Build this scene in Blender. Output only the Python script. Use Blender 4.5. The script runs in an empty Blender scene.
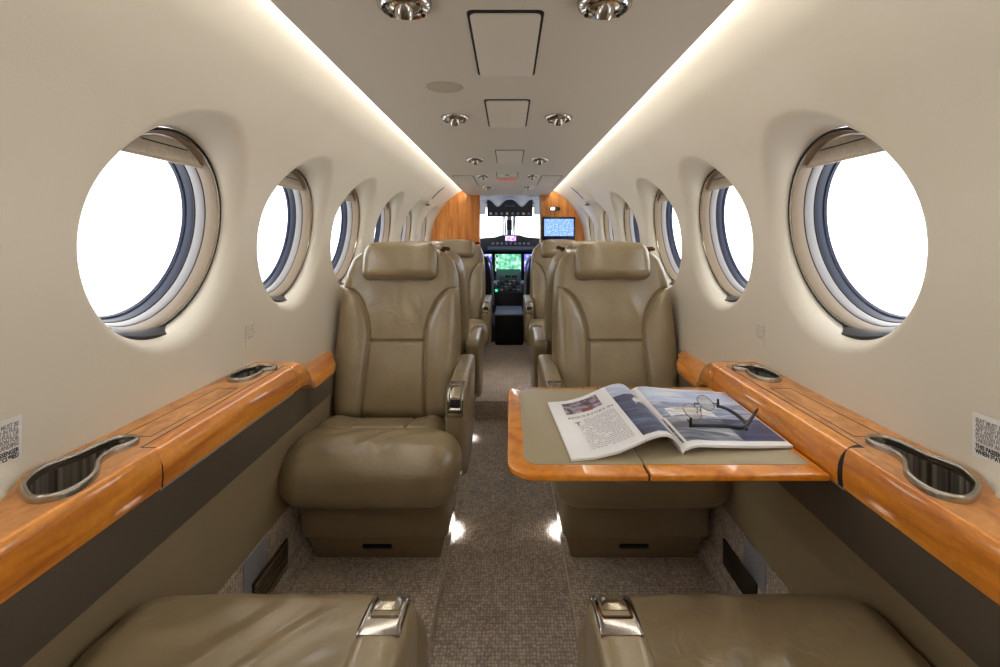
import bpy, bmesh, math, random
import numpy as np
from mathutils import Vector, Matrix
random.seed(7)
PI = math.pi
sc = bpy.context.scene
COL = sc.collection
CZ = 1.07                      # camera (eye) height above the aisle floor

# ------------------------------------------------------------------ materials
def lin(c):
    return tuple(((x/255)/12.92 if x/255 <= .04045 else ((x/255+.055)/1.055)**2.4) for x in c) + (1,)

def new_mat(name):
    m = bpy.data.materials.new(name); m.use_nodes = True
    nt = m.node_tree; b = nt.nodes['Principled BSDF']
    return m, nt, b

def mat(name, rgb, rough=.5, metal=0, coat=0, bump=None, var=None, spec=None, sheen=0):
    """bump=(scale, strength, detail) noise; var=(scale, rgb2, lo, hi) noise colour mix"""
    m, nt, b = new_mat(name)
    b.inputs['Base Color'].default_value = lin(rgb)
    b.inputs['Roughness'].default_value = rough
    b.inputs['Metallic'].default_value = metal
    b.inputs['Coat Weight'].default_value = coat
    b.inputs['Coat Roughness'].default_value = .04
    if spec is not None: b.inputs['Specular IOR Level'].default_value = spec
    if sheen: b.inputs['Sheen Weight'].default_value = sheen
    tc = nt.nodes.new('ShaderNodeTexCoord')
    if bump:
        n = nt.nodes.new('ShaderNodeTexNoise'); n.inputs['Scale'].default_value = bump[0]
        n.inputs['Detail'].default_value = bump[2] if len(bump) > 2 else 4
        bp = nt.nodes.new('ShaderNodeBump'); bp.inputs['Strength'].default_value = bump[1]
        bp.inputs['Distance'].default_value = .002
        nt.links.new(tc.outputs['Object'], n.inputs['Vector'])
        nt.links.new(n.outputs['Fac'], bp.inputs['Height'])
        nt.links.new(bp.outputs['Normal'], b.inputs['Normal'])
    if var:
        n = nt.nodes.new('ShaderNodeTexNoise'); n.inputs['Scale'].default_value = var[0]
        n.inputs['Detail'].default_value = 5
        r = nt.nodes.new('ShaderNodeValToRGB')
        r.color_ramp.elements[0].position = var[2]; r.color_ramp.elements[0].color = lin(rgb)
        r.color_ramp.elements[1].position = var[3]; r.color_ramp.elements[1].color = lin(var[1])
        nt.links.new(tc.outputs['Object'], n.inputs['Vector'])
        nt.links.new(n.outputs['Fac'], r.inputs['Fac'])
        nt.links.new(r.outputs['Color'], b.inputs['Base Color'])
    return m

def emit(name, rgb, strength):
    m, nt, b = new_mat(name)
    b.inputs['Base Color'].default_value = (0.02, 0.02, 0.02, 1)
    b.inputs['Emission Color'].default_value = lin(rgb)
    b.inputs['Emission Strength'].default_value = strength
    return m

def leather(name, rgb, rgb2, rough=.36):
    m, nt, b = new_mat(name)
    tc = nt.nodes.new('ShaderNodeTexCoord')
    b.inputs['Roughness'].default_value = rough
    n = nt.nodes.new('ShaderNodeTexNoise'); n.inputs['Scale'].default_value = 9; n.inputs['Detail'].default_value = 6
    r = nt.nodes.new('ShaderNodeValToRGB')
    r.color_ramp.elements[0].position = .35; r.color_ramp.elements[0].color = lin(rgb)
    r.color_ramp.elements[1].position = .7; r.color_ramp.elements[1].color = lin(rgb2)
    v = nt.nodes.new('ShaderNodeTexVoronoi'); v.inputs['Scale'].default_value = 420
    w = nt.nodes.new('ShaderNodeTexNoise'); w.inputs['Scale'].default_value = 22; w.inputs['Detail'].default_value = 3
    w.inputs['Distortion'].default_value = 1.2
    b1 = nt.nodes.new('ShaderNodeBump'); b1.inputs['Strength'].default_value = .12; b1.inputs['Distance'].default_value = .001
    b2 = nt.nodes.new('ShaderNodeBump'); b2.inputs['Strength'].default_value = .2; b2.inputs['Distance'].default_value = .009
    L = nt.links.new
    for t in (n, v, w): L(tc.outputs['Object'], t.inputs['Vector'])
    L(n.outputs['Fac'], r.inputs['Fac']); L(r.outputs['Color'], b.inputs['Base Color'])
    L(w.outputs['Fac'], b2.inputs['Height'])
    L(v.outputs['Distance'], b1.inputs['Height']); L(b2.outputs['Normal'], b1.inputs['Normal'])
    L(b1.outputs['Normal'], b.inputs['Normal'])
    b.inputs['Coat Weight'].default_value = .5; b.inputs['Coat Roughness'].default_value = .17
    return m

def wood(name, c1, c2, c3, rough=.3, coat=1.0, stretch=(14, 1.2, 14), burl=True):
    m, nt, b = new_mat(name)
    L = nt.links.new
    tc = nt.nodes.new('ShaderNodeTexCoord'); mp = nt.nodes.new('ShaderNodeMapping')
    mp.inputs['Scale'].default_value = stretch
    n = nt.nodes.new('ShaderNodeTexNoise'); n.inputs['Scale'].default_value = 2.2; n.inputs['Detail'].default_value = 8
    n.inputs['Distortion'].default_value = 1.4 if burl else .4
    r = nt.nodes.new('ShaderNodeValToRGB'); e = r.color_ramp.elements
    e[0].position = .3; e[0].color = lin(c1); e[1].position = .72; e[1].color = lin(c3)
    k = e.new(.5); k.color = lin(c2)
    f = nt.nodes.new('ShaderNodeTexNoise'); f.inputs['Scale'].default_value = 90; f.inputs['Detail'].default_value = 3
    mx = nt.nodes.new('ShaderNodeMixRGB'); mx.blend_type = 'MULTIPLY'; mx.inputs['Fac'].default_value = .35
    L(tc.outputs['Object'], mp.inputs['Vector']); L(mp.outputs['Vector'], n.inputs['Vector'])
    L(n.outputs['Fac'], r.inputs['Fac']); L(tc.outputs['Object'], f.inputs['Vector'])
    L(r.outputs['Color'], mx.inputs['Color1']); L(f.outputs['Fac'], mx.inputs['Color2'])
    g = nt.nodes.new('ShaderNodeHueSaturation'); g.inputs['Value'].default_value = 1.22
    L(mx.outputs['Color'], g.inputs['Color']); L(g.outputs['Color'], b.inputs['Base Color'])
    b.inputs['Roughness'].default_value = rough
    b.inputs['Coat Weight'].default_value = coat; b.inputs['Coat Roughness'].default_value = .03
    return m

def carpet(name, c1, c2):
    m, nt, b = new_mat(name)
    L = nt.links.new
    tc = nt.nodes.new('ShaderNodeTexCoord'); mp = nt.nodes.new('ShaderNodeMapping')
    mp.inputs['Scale'].default_value = (112, 84, 112)
    def M(op, a, b_=None, v=None):
        x = nt.nodes.new('ShaderNodeMath'); x.operation = op; L(a, x.inputs[0])
        if b_ is not None: L(b_, x.inputs[1])
        if v is not None: x.inputs[1].default_value = v
        return x.outputs[0]
    n0 = nt.nodes.new('ShaderNodeTexNoise'); n0.inputs['Scale'].default_value = 60
    vm = nt.nodes.new('ShaderNodeVectorMath'); vm.operation = 'MULTIPLY_ADD'
    vm.inputs[1].default_value = (.009, .009, .009)
    L(tc.outputs['Object'], n0.inputs['Vector'])
    L(n0.outputs['Color'], vm.inputs[0]); L(tc.outputs['Object'], vm.inputs[2])
    L(vm.outputs[0], mp.inputs['Vector'])
    v = nt.nodes.new('ShaderNodeTexVoronoi'); v.inputs['Scale'].default_value = 1.0; v.inputs['Randomness'].default_value = .35
    L(mp.outputs['Vector'], v.inputs['Vector'])
    inv = M('SUBTRACT', v.outputs['Distance'], v=.8); inv = M('MULTIPLY', inv, v=-1)
    r = nt.nodes.new('ShaderNodeValToRGB'); e = r.color_ramp.elements
    e[0].position = .15; e[0].color = lin(c1); e[1].position = .65; e[1].color = lin(c2)
    L(inv, r.inputs['Fac'])
    n = nt.nodes.new('ShaderNodeTexNoise'); n.inputs['Scale'].default_value = 14; n.inputs['Detail'].default_value = 6
    L(tc.outputs['Object'], n.inputs['Vector'])
    mx = nt.nodes.new('ShaderNodeMixRGB'); mx.blend_type = 'OVERLAY'; mx.inputs['Fac'].default_value = .35
    L(r.outputs['Color'], mx.inputs['Color1']); L(n.outputs['Fac'], mx.inputs['Color2'])
    L(mx.outputs['Color'], b.inputs['Base Color'])
    bp = nt.nodes.new('ShaderNodeBump'); bp.inputs['Strength'].default_value = .9; bp.inputs['Distance'].default_value = .004
    L(inv, bp.inputs['Height']); L(bp.outputs['Normal'], b.inputs['Normal'])
    b.inputs['Roughness'].default_value = .95; b.inputs['Specular IOR Level'].default_value = .15
    b.inputs['Sheen Weight'].default_value = .2
    return m

def glass(name, gloss=.06, rough=.0, tint=(1, 1, 1, 1)):
    m = bpy.data.materials.new(name); m.use_nodes = True
    nt = m.node_tree; nt.nodes.clear()
    o = nt.nodes.new('ShaderNodeOutputMaterial'); mx = nt.nodes.new('ShaderNodeMixShader')
    t = nt.nodes.new('ShaderNodeBsdfTransparent'); g = nt.nodes.new('ShaderNodeBsdfGlossy')
    t.inputs['Color'].default_value = tint; g.inputs['Roughness'].default_value = rough
    mx.inputs['Fac'].default_value = gloss
    nt.links.new(t.outputs[0], mx.inputs[1]); nt.links.new(g.outputs[0], mx.inputs[2])
    nt.links.new(mx.outputs[0], o.inputs['Surface'])
    return m

def screen(name, cols, scale, strength):
    m, nt, b = new_mat(name)
    L = nt.links.new
    tc = nt.nodes.new('ShaderNodeTexCoord')
    n = nt.nodes.new('ShaderNodeTexNoise'); n.inputs['Scale'].default_value = scale; n.inputs['Detail'].default_value = 4
    r = nt.nodes.new('ShaderNodeValToRGB'); e = r.color_ramp.elements
    e[0].position = .3; e[0].color = lin(cols[0]); e[1].position = .7; e[1].color = lin(cols[-1])
    for i, c in enumerate(cols[1:-1]):
        k = e.new(.3+.4*(i+1)/(len(cols)-1)); k.color = lin(c)
    L(tc.outputs['Object'], n.inputs['Vector']); L(n.outputs['Fac'], r.inputs['Fac'])
    L(r.outputs['Color'], b.inputs['Emission Color']); b.inputs['Emission Strength'].default_value = strength
    b.inputs['Base Color'].default_value = (.01, .01, .01, 1); b.inputs['Roughness'].default_value = .2
    return m

M = {}
M['liner'] = mat('liner', (219, 212, 198), .48, bump=(260, .12, 3), var=(3, (214, 207, 190), .3, .7))
M['ceiling'] = mat('ceiling', (206, 200, 187), .6, bump=(300, .1, 3))
M['ceil_panel'] = mat('ceil_panel', (216, 210, 197), .55, bump=(300, .08, 3))
M['gap'] = mat('gap', (18, 16, 14), .7)
M['leather'] = leather('leather', (144, 127, 97), (156, 139, 108), .30)
M['leather_base'] = leather('leather_base', (140, 123, 94), (148, 131, 101), .42)
M['side'] = mat('side', (156, 140, 110), .5, bump=(280, .15, 3), var=(3, (150, 134, 104), .3, .7))
M['fascia'] = mat('fascia', (96, 86, 75), .45, bump=(200, .08, 3))
M['wood'] = wood('wood', (180, 96, 16), (214, 130, 30), (236, 156, 50), rough=.45)
M['woodtop'] = wood('woodtop', (178, 112, 50), (212, 144, 74), (228, 164, 92), .35, .35, (10, 5, 10))
M['wood_wall'] = wood('wood_wall', (186, 108, 40), (214, 136, 58), (230, 156, 76), .35, .5, (22, 22, 1.6), False)
M['wood_edge'] = wood('wood_edge', (206, 114, 20), (230, 140, 32), (244, 160, 48), .25, 1.0, (9, 9, 9))
M['carpet'] = carpet('carpet', (160, 147, 134), (230, 216, 201))
M['carpet_side'] = carpet('carpet_side', (166, 152, 135), (234, 219, 200))
M['chrome'] = mat('chrome', (178, 173, 168), .12, 1)
M['steel'] = mat('steel', (178, 170, 158), .25, 1, bump=(500, .1, 2))
def brushed(name, c1, c2):  # metal with vertical streak reflections painted into its base colour
    m, nt, b = new_mat(name); L = nt.links.new
    tc = nt.nodes.new('ShaderNodeTexCoord'); mp = nt.nodes.new('ShaderNodeMapping'); mp.inputs['Scale'].default_value = (110, 110, 1.5)
    n = nt.nodes.new('ShaderNodeTexNoise'); n.inputs['Scale'].default_value = 1; n.inputs['Detail'].default_value = 3
    r = nt.nodes.new('ShaderNodeValToRGB'); e = r.color_ramp.elements
    e[0].position = .35; e[0].color = lin(c1); e[1].position = .68; e[1].color = lin(c2)
    L(tc.outputs['Object'], mp.inputs['Vector']); L(mp.outputs['Vector'], n.inputs['Vector']); L(n.outputs['Fac'], r.inputs['Fac'])
    L(r.outputs['Color'], b.inputs['Base Color']); b.inputs['Metallic'].default_value = .75; b.inputs['Roughness'].default_value = .28
    return m
M['cup_reflections'] = brushed('cup_reflections', (104, 98, 92), (225, 218, 208))
M['nickel'] = mat('nickel', (196, 188, 172), .2, 1)
M['bronze'] = mat('bronze', (92, 66, 50), .25, 1)
M['rubber'] = mat('rubber', (30, 30, 32), .6)
M['dark_plastic'] = mat('dark_plastic', (38, 38, 42), .45)
M['handle'] = mat('handle', (58, 58, 62), .35)
M['ring_beige'] = mat('ring_beige', (146, 130, 110), .35)
M['ring_white'] = mat('ring_white', (158, 156, 157), .3)
M['ring_blue'] = mat('ring_blue', (38, 46, 70), .35)
M['shade'] = wood('shade', (160, 146, 126), (178, 165, 146), (192, 180, 162), .5, .0, (3, 1.2, 24), False)
M['glass'] = glass('glass', .04)
M['lens'] = glass('lens', .22)
M['placard'] = mat('placard', (230, 228, 226), .4)
M['ink'] = mat('ink', (34, 32, 32), .6)
M['inktext'] = mat('inktext', (176, 176, 178), .6)
M['inkgrey'] = mat('inkgrey', (136, 132, 132), .6)
M['paper'] = mat('paper', (246, 246, 249), .35, coat=.1)
M['edge_paper'] = mat('edge_paper', (196, 200, 206), .6, bump=(900, .4, 2))
M['inset'] = mat('inset', (170, 158, 130), .42, bump=(280, .12, 3))
M['black'] = mat('black', (14, 14, 16), .35)
M['black_soft'] = mat('black_soft', (20, 20, 24), .75)
M['cockpit'] = mat('cockpit', (34, 40, 50), .5)
M['cockpit_grey'] = mat('cockpit_grey', (118, 128, 142), .5)
M['bluegrey'] = mat('bluegrey', (96, 110, 132), .5)
M['visor'] = mat('visor', (206, 214, 226), .4)
M['plate'] = mat('plate', (164, 168, 176), .3, .3)
M['vent'] = mat('vent', (128, 112, 86), .4, .2)
M['vent_dark'] = mat('vent_dark', (52, 44, 34), .55)
M['faint'] = mat('faint', (184, 176, 166), .6)
M['speaker'] = mat('speaker', (184, 176, 158), .8, bump=(900, .5, 2))
M['red'] = emit('red', (225, 40, 36), .55)
M['signbase'] = mat('signbase', (206, 186, 170), .4)
M['led'] = emit('led', (255, 251, 246), 14)
M['bulb'] = emit('bulb', (255, 250, 240), 25)
M['lampwhite'] = emit('lampwhite', (235, 240, 255), 1.2)
M['green_led'] = emit('green_led', (40, 255, 140), 3)
M['seat_blue'] = mat('seat_blue', (24, 26, 34), .8)

# ------------------------------------------------------------------ object helpers
def tag(o, label=None, cat=None, group=None, kind=None):
    if label: o['label'] = label
    if cat: o['category'] = cat
    if group: o['group'] = group
    if kind: o['kind'] = kind
    return o

def empty(name, loc=(0, 0, 0), rz=0, label=None, cat=None, group=None, kind=None):
    o = bpy.data.objects.new(name, None); COL.objects.link(o)
    o.location = loc; o.rotation_euler = (0, 0, rz); o.empty_display_size = .05
    return tag(o, label, cat, group, kind)

def link(name, me, m=None, parent=None, smooth=40, **kw):
    if m is not None: me.materials.append(m)
    o = bpy.data.objects.new(name, me); COL.objects.link(o)
    if parent is not None: o.parent = parent
    if smooth:
        me.polygons.foreach_set('use_smooth', [True]*len(me.polygons))
        if smooth < 180: me.set_sharp_from_angle(angle=math.radians(smooth))
    me.update()
    return tag(o, **kw)

def copy_tree(o, parent=None):
    c = o.copy(); COL.objects.link(c)
    if parent is not None: c.parent = parent
    for ch in list(o.children): copy_tree(ch, c)
    return c

class MB:
    def __init__(s): s.v = []; s.f = []
    def add(s, vs, fs, T=None):
        n = len(s.v)
        for p in vs:
            p = Vector(p)
            if T is not None: p = T @ p
            s.v.append(tuple(p))
        s.f += [tuple(i+n for i in f) for f in fs]
        return s
    def box(s, a, b, T=None):
        x0, y0, z0 = a; x1, y1, z1 = b
        vs = [(x0,y0,z0),(x1,y0,z0),(x1,y1,z0),(x0,y1,z0),(x0,y0,z1),(x1,y0,z1),(x1,y1,z1),(x0,y1,z1)]
        return s.add(vs, [(0,3,2,1),(4,5,6,7),(0,1,5,4),(1,2,6,5),(2,3,7,6),(3,0,4,7)], T)
    def rings(s, rings, closed=True, cap0=True, cap1=True, T=None):
        n = len(rings[0]); vs = [p for r in rings for p in r]; fs = []
        for i in range(len(rings)-1):
            for j in range(n if closed else n-1):
                k = (j+1) % n
                fs.append((i*n+j, i*n+k, (i+1)*n+k, (i+1)*n+j))
        if cap0: fs.append(tuple(range(n))[::-1])
        if cap1: fs.append(tuple((len(rings)-1)*n+j for j in range(n)))
        return s.add(vs, fs, T)
    def lathe(s, prof, n=48, T=None, cap0=True, cap1=True):
        """prof list of (r, z)"""
        rr = [[(r*math.cos(2*PI*k/n), r*math.sin(2*PI*k/n), z) for k in range(n)] for r, z in prof]
        return s.rings(rr, True, cap0, cap1, T)
    def tube(s, pts, rad, n=10, closed=False, T=None):
        pts = [Vector(p) for p in pts]; N = len(pts); rr = []
        up = None
        for i, p in enumerate(pts):
            a = pts[(i-1) % N] if (closed or i > 0) else p
            b = pts[(i+1) % N] if (closed or i < N-1) else p
            t = (b-a).normalized()
            if up is None: up = t.orthogonal().normalized()
            up = (up - t*up.dot(t)).normalized(); w = t.cross(up)
            r = rad[i] if isinstance(rad, (list, tuple)) else rad
            rr.append([tuple(p+up*math.cos(2*PI*k/n)*r+w*math.sin(2*PI*k/n)*r) for k in range(n)])
        if closed:
            n0 = len(s.v); m = len(rr)
            s.v += [tuple((T @ Vector(q)) if T is not None else q) for r in rr for q in r]
            for i in range(m):
                i2 = (i+1) % m
                for j in range(n):
                    k = (j+1) % n
                    s.f.append((n0+i*n+j, n0+i*n+k, n0+i2*n+k, n0+i2*n+j))
            return s
        return s.rings(rr, True, True, True, T)
    def prism(s, poly, a, b, axis='z', T=None):
        """poly 2-D outline extruded from a to b along axis"""
        def P(u, v, w):
            return {'z': (u, v, w), 'y': (u, w, v), 'x': (w, u, v)}[axis]
        return s.rings([[P(u, v, a) for u, v in poly], [P(u, v, b) for u, v in poly]], T=T)
    def mesh(s, name, bevel=0, seg=2, merge=False):
        bm = bmesh.new()
        vs = [bm.verts.new(p) for p in s.v]
        for f in s.f:
            try: bm.faces.new([vs[i] for i in f])
            except ValueError: pass
        if merge: bmesh.ops.remove_doubles(bm, verts=bm.verts, dist=1e-5)
        bmesh.ops.recalc_face_normals(bm, faces=bm.faces)
        if bevel:
            es = [e for e in bm.edges if len(e.link_faces) == 2 and e.calc_face_angle(0) > math.radians(35)]
            bmesh.ops.bevel(bm, geom=es, offset=bevel, segments=seg, profile=.5, affect='EDGES', clamp_overlap=True)
        me = bpy.data.meshes.new(name); bm.to_mesh(me); bm.free()
        return me
    def build(s, name, m, parent=None, bevel=0, seg=2, smooth=40, merge=False, **kw):
        return link(name, s.mesh(name, bevel, seg, merge), m, parent, smooth, **kw)

def soft_box(size, r, n, fn=None, T=None):
    """dense rounded box centred on origin; fn moves points"""
    hx, hy, hz = [q/2 for q in size]; nx, ny, nz = n
    mb = MB(); idx = {}; vs = []; fs = []
    def vid(i, j, k):
        key = (i, j, k)
        if key not in idx:
            p = np.array([-hx+2*hx*i/nx, -hy+2*hy*j/ny, -hz+2*hz*k/nz])
            inn = np.array([max(-hx+r, min(hx-r, p[0])), max(-hy+r, min(hy-r, p[1])), max(-hz+r, min(hz-r, p[2]))])
            d = p-inn; L = np.linalg.norm(d)
            if L > 1e-9:
                q = inn+d/L*min(r, 1e9)
            else: q = p
            q = tuple(q)
            if fn: q = fn(*q)
            idx[key] = len(vs); vs.append(q)
        return idx[key]
    for i in range(nx):
        for j in range(ny):
            for k, fl in ((0, 1), (nz, 0)):
                a = (vid(i,j,k), vid(i+1,j,k), vid(i+1,j+1,k), vid(i,j+1,k)); fs.append(a[::-1] if fl else a)
    for i in range(nx):
        for k in range(nz):
            for j, fl in ((0, 0), (ny, 1)):
                a = (vid(i,j,k), vid(i+1,j,k), vid(i+1,j,k+1), vid(i,j,k+1)); fs.append(a[::-1] if fl else a)
    for j in range(ny):
        for k in range(nz):
            for i, fl in ((0, 1), (nx, 0)):
                a = (vid(i,j,k), vid(i,j+1,k), vid(i,j+1,k+1), vid(i,j,k+1)); fs.append(a[::-1] if fl else a)
    mb.add(vs, fs, T)
    return mb

def catmull(P, n=6, closed=True):
    P = [np.array(p, float) for p in P]; N = len(P); out = []
    R = range(N) if closed else range(N-1)
    for i in R:
        if closed: a, b, c, d = P[(i-1) % N], P[i], P[(i+1) % N], P[(i+2) % N]
        else: a, b, c, d = P[max(i-1, 0)], P[i], P[i+1], P[min(i+2, N-1)]
        for k in range(n):
            t = k/n
            out.append(tuple(.5*((2*b)+(c-a)*t+(2*a-5*b+4*c-d)*t*t+(-a+3*b-3*c+d)*t**3)))
    if not closed: out.append(tuple(P[-1]))
    return out

def sstep(a, b, x):
    t = max(0, min(1, (x-a)/(b-a))); return t*t*(3-2*t)

def text_mesh(name, body, size, m, parent, T, align='LEFT', spacing=1.0, extrude=.0001, bold=0, line=1.0, **kw):
    cu = bpy.data.curves.new(name, 'FONT'); cu.body = body; cu.size = size; cu.align_x = align
    cu.space_character = spacing; cu.extrude = extrude; cu.offset = bold; cu.space_line = line
    cu.resolution_u = 2
    tmp = bpy.data.objects.new(name+'_tmp', cu); COL.objects.link(tmp)
    dg = bpy.context.evaluated_depsgraph_get()
    me = bpy.data.meshes.new_from_object(tmp.evaluated_get(dg)); me.name = name
    bpy.data.objects.remove(tmp); bpy.data.curves.remove(cu)
    me.transform(T)
    me.materials.clear()
    return link(name, me, m, parent, 0, **kw)

# ------------------------------------------------------------------ cabin liner
Y0, Y1 = -1.0, 4.5
LP = [(.680,-.62),(.686,-.47),(.692,-.345),(.696,-.2),(.692,-.05),(.679,.06),(.655,.14),(.621,.21),(.580,.270),
      (.535,.322),(.490,.361),(.445,.395),(.400,.418),(.33,.430),(.2,.44),(.0,.445)]
LC = catmull(LP, 10, closed=False)
_v = [p[1] for p in LC]; _x = [p[0] for p in LC]
def prof(v): return float(np.interp(v, _v, _x))
CYL = [-.72, -.17, .39, 1.045, 1.628, 2.205, 2.83, 3.47, 4.13]
CYR = [-.72, -.17, .39, 1.045, 1.628, 2.205, 2.83, 3.47, 4.13]
CV = .01; RH = .213; RF = .272; TILT = .146; XPL = .720
def wallx(y, v): return prof(v)-min(.085, .5*max(0, .74-y)*(1-math.exp(-max(0, .74-y)/.03)))*sstep(-.312, -.345, v)*sstep(.36, .5, y)*sstep(-.405, -.375, v)
def plane(v): return XPL-TILT*(v-CV)
VB, VT = -.60, .285

def build_liner(s, name):
    mb = MB()
    NT, NS = 36, 54
    CY = CYL if s < 0 else CYR
    bounds = [Y0]+[(CY[i]+CY[i+1])/2 for i in range(len(CY)-1)]+[Y1]
    ysamp = []
    for c, a, b in zip(CY, bounds[:-1], bounds[1:]):
        ys = [a+(b-a)*k/NT for k in range(NT+1)]
        vs_ = [VB+(VT-VB)*k/NS for k in range(NS+1)]
        per = [(y, VB) for y in ys[:-1]]+[(b, v) for v in vs_[:-1]]+[(y, VT) for y in ys[::-1][:-1]]+[(a, v) for v in vs_[::-1][:-1]]
        ysamp += ys if not ysamp else ys[1:]
        rings = []
        def put(y, v, x): return (s*x, y, CZ+v)
        loops = []
        # the flare circle may not leave the cell
        rfm = min(RF, (c-a)-.004, (b-c)-.004)
        def RFD(dy): return min(rfm, .243+(RF-.243)*(.5+.5*dy)**1.5)
        for lv in range(16):
            t = lv/16
            L_ = []
            for (py, pv) in per:
                d = np.array([py-c, pv-CV]); R = np.linalg.norm(d); d = d/R
                q = np.array([c, CV])+d*(R+(RFD(d[0])-R)*t)
                L_.append(put(q[0], q[1], wallx(q[0], q[1])))
            loops.append(L_)
        for lv in range(0, 11):
            a_ = lv/10*PI/2
            L_ = []
            for (py, pv) in per:
                d = np.array([py-c, pv-CV]); d /= np.linalg.norm(d)
                r = RFD(d[0])-(RFD(d[0])-RH-.003)*math.sin(a_)
                q = np.array([c, CV])+d*r
                x = prof(q[1]); x = x+(plane(q[1])+.004-x)*(1-math.cos(a_))
                L_.append(put(q[0], q[1], x))
            loops.append(L_)
        mb.rings(loops, True, False, False)
    # the upper arch
    up = [(prof(VT), VT)]+[p for p in LC if p[1] > VT+.003]
    for i in range(len(ysamp)-1):
        pass
    rr = [[(s*x, y, CZ+v) for y in ysamp] for x, v in up]
    mb.rings(rr, False, False, False)
    return mb.build(name, M['liner'], smooth=60, merge=True, kind='structure')
build_liner(-1, 'wall_left'); build_liner(1, 'wall_right')

# ------------------------------------------------------------------ windows
def make_window(n, s, c):
    w = empty('window_%d' % n, kind='structure')
    w.location = (s*XPL, c, CZ+CV)
    # local frame: a along +Y, b up the tilted plane, d outward
    ang = math.atan(TILT)
    def T():
        ex = Vector((0, 1, 0)); ey = Vector((-s*math.sin(ang), 0, math.cos(ang))); ez = Vector((s*math.cos(ang), 0, math.sin(ang)))
        m = Matrix.Identity(4)
        for i, e in enumerate((ex, ey, ez)):
            for j in range(3): m[j][i] = e[j]
        return m
    T = T()
    def ring(name, prof_, m, n=72, smooth=40):
        mb = MB(); rr = [[(r*math.cos(2*PI*k/n), r*math.sin(2*PI*k/n), d) for k in range(n)] for r, d in prof_]
        rr.append(rr[0]); mb.rings(rr, True, False, False, T); return mb.build(name, m, w, smooth=smooth, merge=True)
    ring('rim_seal', [(.2170,.002),(.2170,-.0012),(.2140,-.0022),(.211,0),(.211,.006)], M['rubber'])
    ring('rim_bead', [(.2112,-.001),(.209,-.002),(.208,.002),(.2112,.004)], M['nickel'])
    ring('shade_frame', [(.2112,.004),(.207,.002),(.203,.012),(.201,.030),(.205,.032),(.2112,.030)], M['ring_beige'])
    ring('shade_groove', [(.2055,.0285),(.2010,.0285),(.2000,.0305),(.2010,.0325),(.2055,.0325)], M['dark_plastic'])
    ring('inner_ring', [(.205,.030),(.200,.031),(.197,.036),(.196,.050),(.199,.054),(.205,.050)], M['ring_white'])
    ring('seal_ring', [(.199,.052),(.1945,.052),(.1935,.056),(.199,.058)], M['dark_plastic'])
    ring('window_frame', [(.200,.056),(.1945,.057),(.193,.062),(.192,.070),(.188,.072),(.186,.078),(.20,.08)], M['ring_blue'])
    mb = MB(); mb.lathe([(.1915,.0705),(.1915,.0718)], 64, T); mb.build('pane', M['glass'], w)
    # raised pleated shade: circular segment above a chord
    R = .2; b0 = .156; a0 = math.acos(b0/R)
    pts = [(R*math.sin(a), R*math.cos(a)) for a in np.linspace(-a0, a0, 28)]
    mb = MB(); mb.prism(pts, .012, .020, T=T)
    sh = mb.build('window_shade', M['shade'], w, bevel=.001)
    mb = MB(); mb.box((-.07, .182, .0108), (.07, .1845, .0125), T)
    mb.build('shade_slot', M['gap'], sh)
    mb = MB(); mb.box((-.128, b0-.006, .009), (.128, b0+.002, .021), T)
    mb.build('shade_rail', M['shade'], sh, bevel=.002)
    # dark pull tab at the bottom of the rim
    def tab(rb, ri):
        A_ = [(rb*math.sin(t), -rb*math.cos(t)) for t in np.linspace(-.62, .30, 24)]
        B_ = []
        for t in np.linspace(.30, -.62, 24):
            q = 1-abs((t+.16)/.46)**3
            r_ = rb-.0015-(rb-ri)*q; B_.append((r_*math.sin(t), -r_*math.cos(t)))
        return A_+B_
    mb = MB(); mb.rings([[(a, b, -.026) for a, b in tab(.2385, .214)], [(a, b, -.010) for a, b in tab(.2270, .209)], [(a, b, .002) for a, b in tab(.2170, .206)]], T=T)
    mb.build('shade_handle', M['handle'], w, bevel=.0015, merge=True)
    return w
k = 1
for s in (-1, 1):
    for c in (CYL if s < 0 else CYR):
        make_window(k, s, c); k += 1

# ------------------------------------------------------------------ ceiling
EX = .372
mb = MB()
oc = [(-EX, .379), (-EX+.006, .375), (EX-.006, .375), (EX, .379), (EX, .392), (-EX, .392)]
mb.prism([(x, CZ+v) for x, v in oc], Y0, Y1, 'y')
mb.build('ceiling', M['ceiling'], kind='structure')
for s, side in ((-1, 'left'), (1, 'right')):
    mb = MB(); mb.box((s*.370-.008, Y0+.02, CZ+.3925), (s*.370+.008, Y1-.03, CZ+.4005))
    o = mb.build('light_strip', M['led'], label='long warm white cove light strip above the %s edge of the ceiling panel' % side, cat='light')

def rrect(x0, x1, y0, y1, r, n=6):
    P = []
    for cx, cy, a in ((x1-r, y1-r, 0), (x0+r, y1-r, 90), (x0+r, y0+r, 180), (x1-r, y0+r, 270)):
        for k in range(n+1):
            t = math.radians(a+90*k/n); P.append((cx+r*math.cos(t), cy+r*math.sin(t)))
    return P
CE = CZ+.375
def ceiling_panel(x0, x1, y0, y1, label, r=.012, g=.006, rot=None, name='access_panel'):
    root = empty(name, ((x0+x1)/2, (y0+y1)/2, CE), 0, label, 'panel', 'access panels in the ceiling')
    cx, cy = (x0+x1)/2, (y0+y1)/2
    a = rrect(x0-cx, x1-cx, y0-cy, y1-cy, r)
    mb = MB(); mb.prism(a, -.0006, .0005); mb.build('recess_gap', M['gap'], root)
    b = rrect(x0-cx+g*.8, x1-cx-g*.8, y0-cy+g*1.8, y1-cy-g*.3, r)
    mb = MB(); mb.prism(b, -.004, 0); mb.build('panel_door', M['ceil_panel'], root, bevel=.0015)
    if rot: root.rotation_euler[2] = rot
    return root
ceiling_panel(-.060, .070, .825, 1.16, 'large rounded ceiling access panel nearest the viewer')
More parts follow.
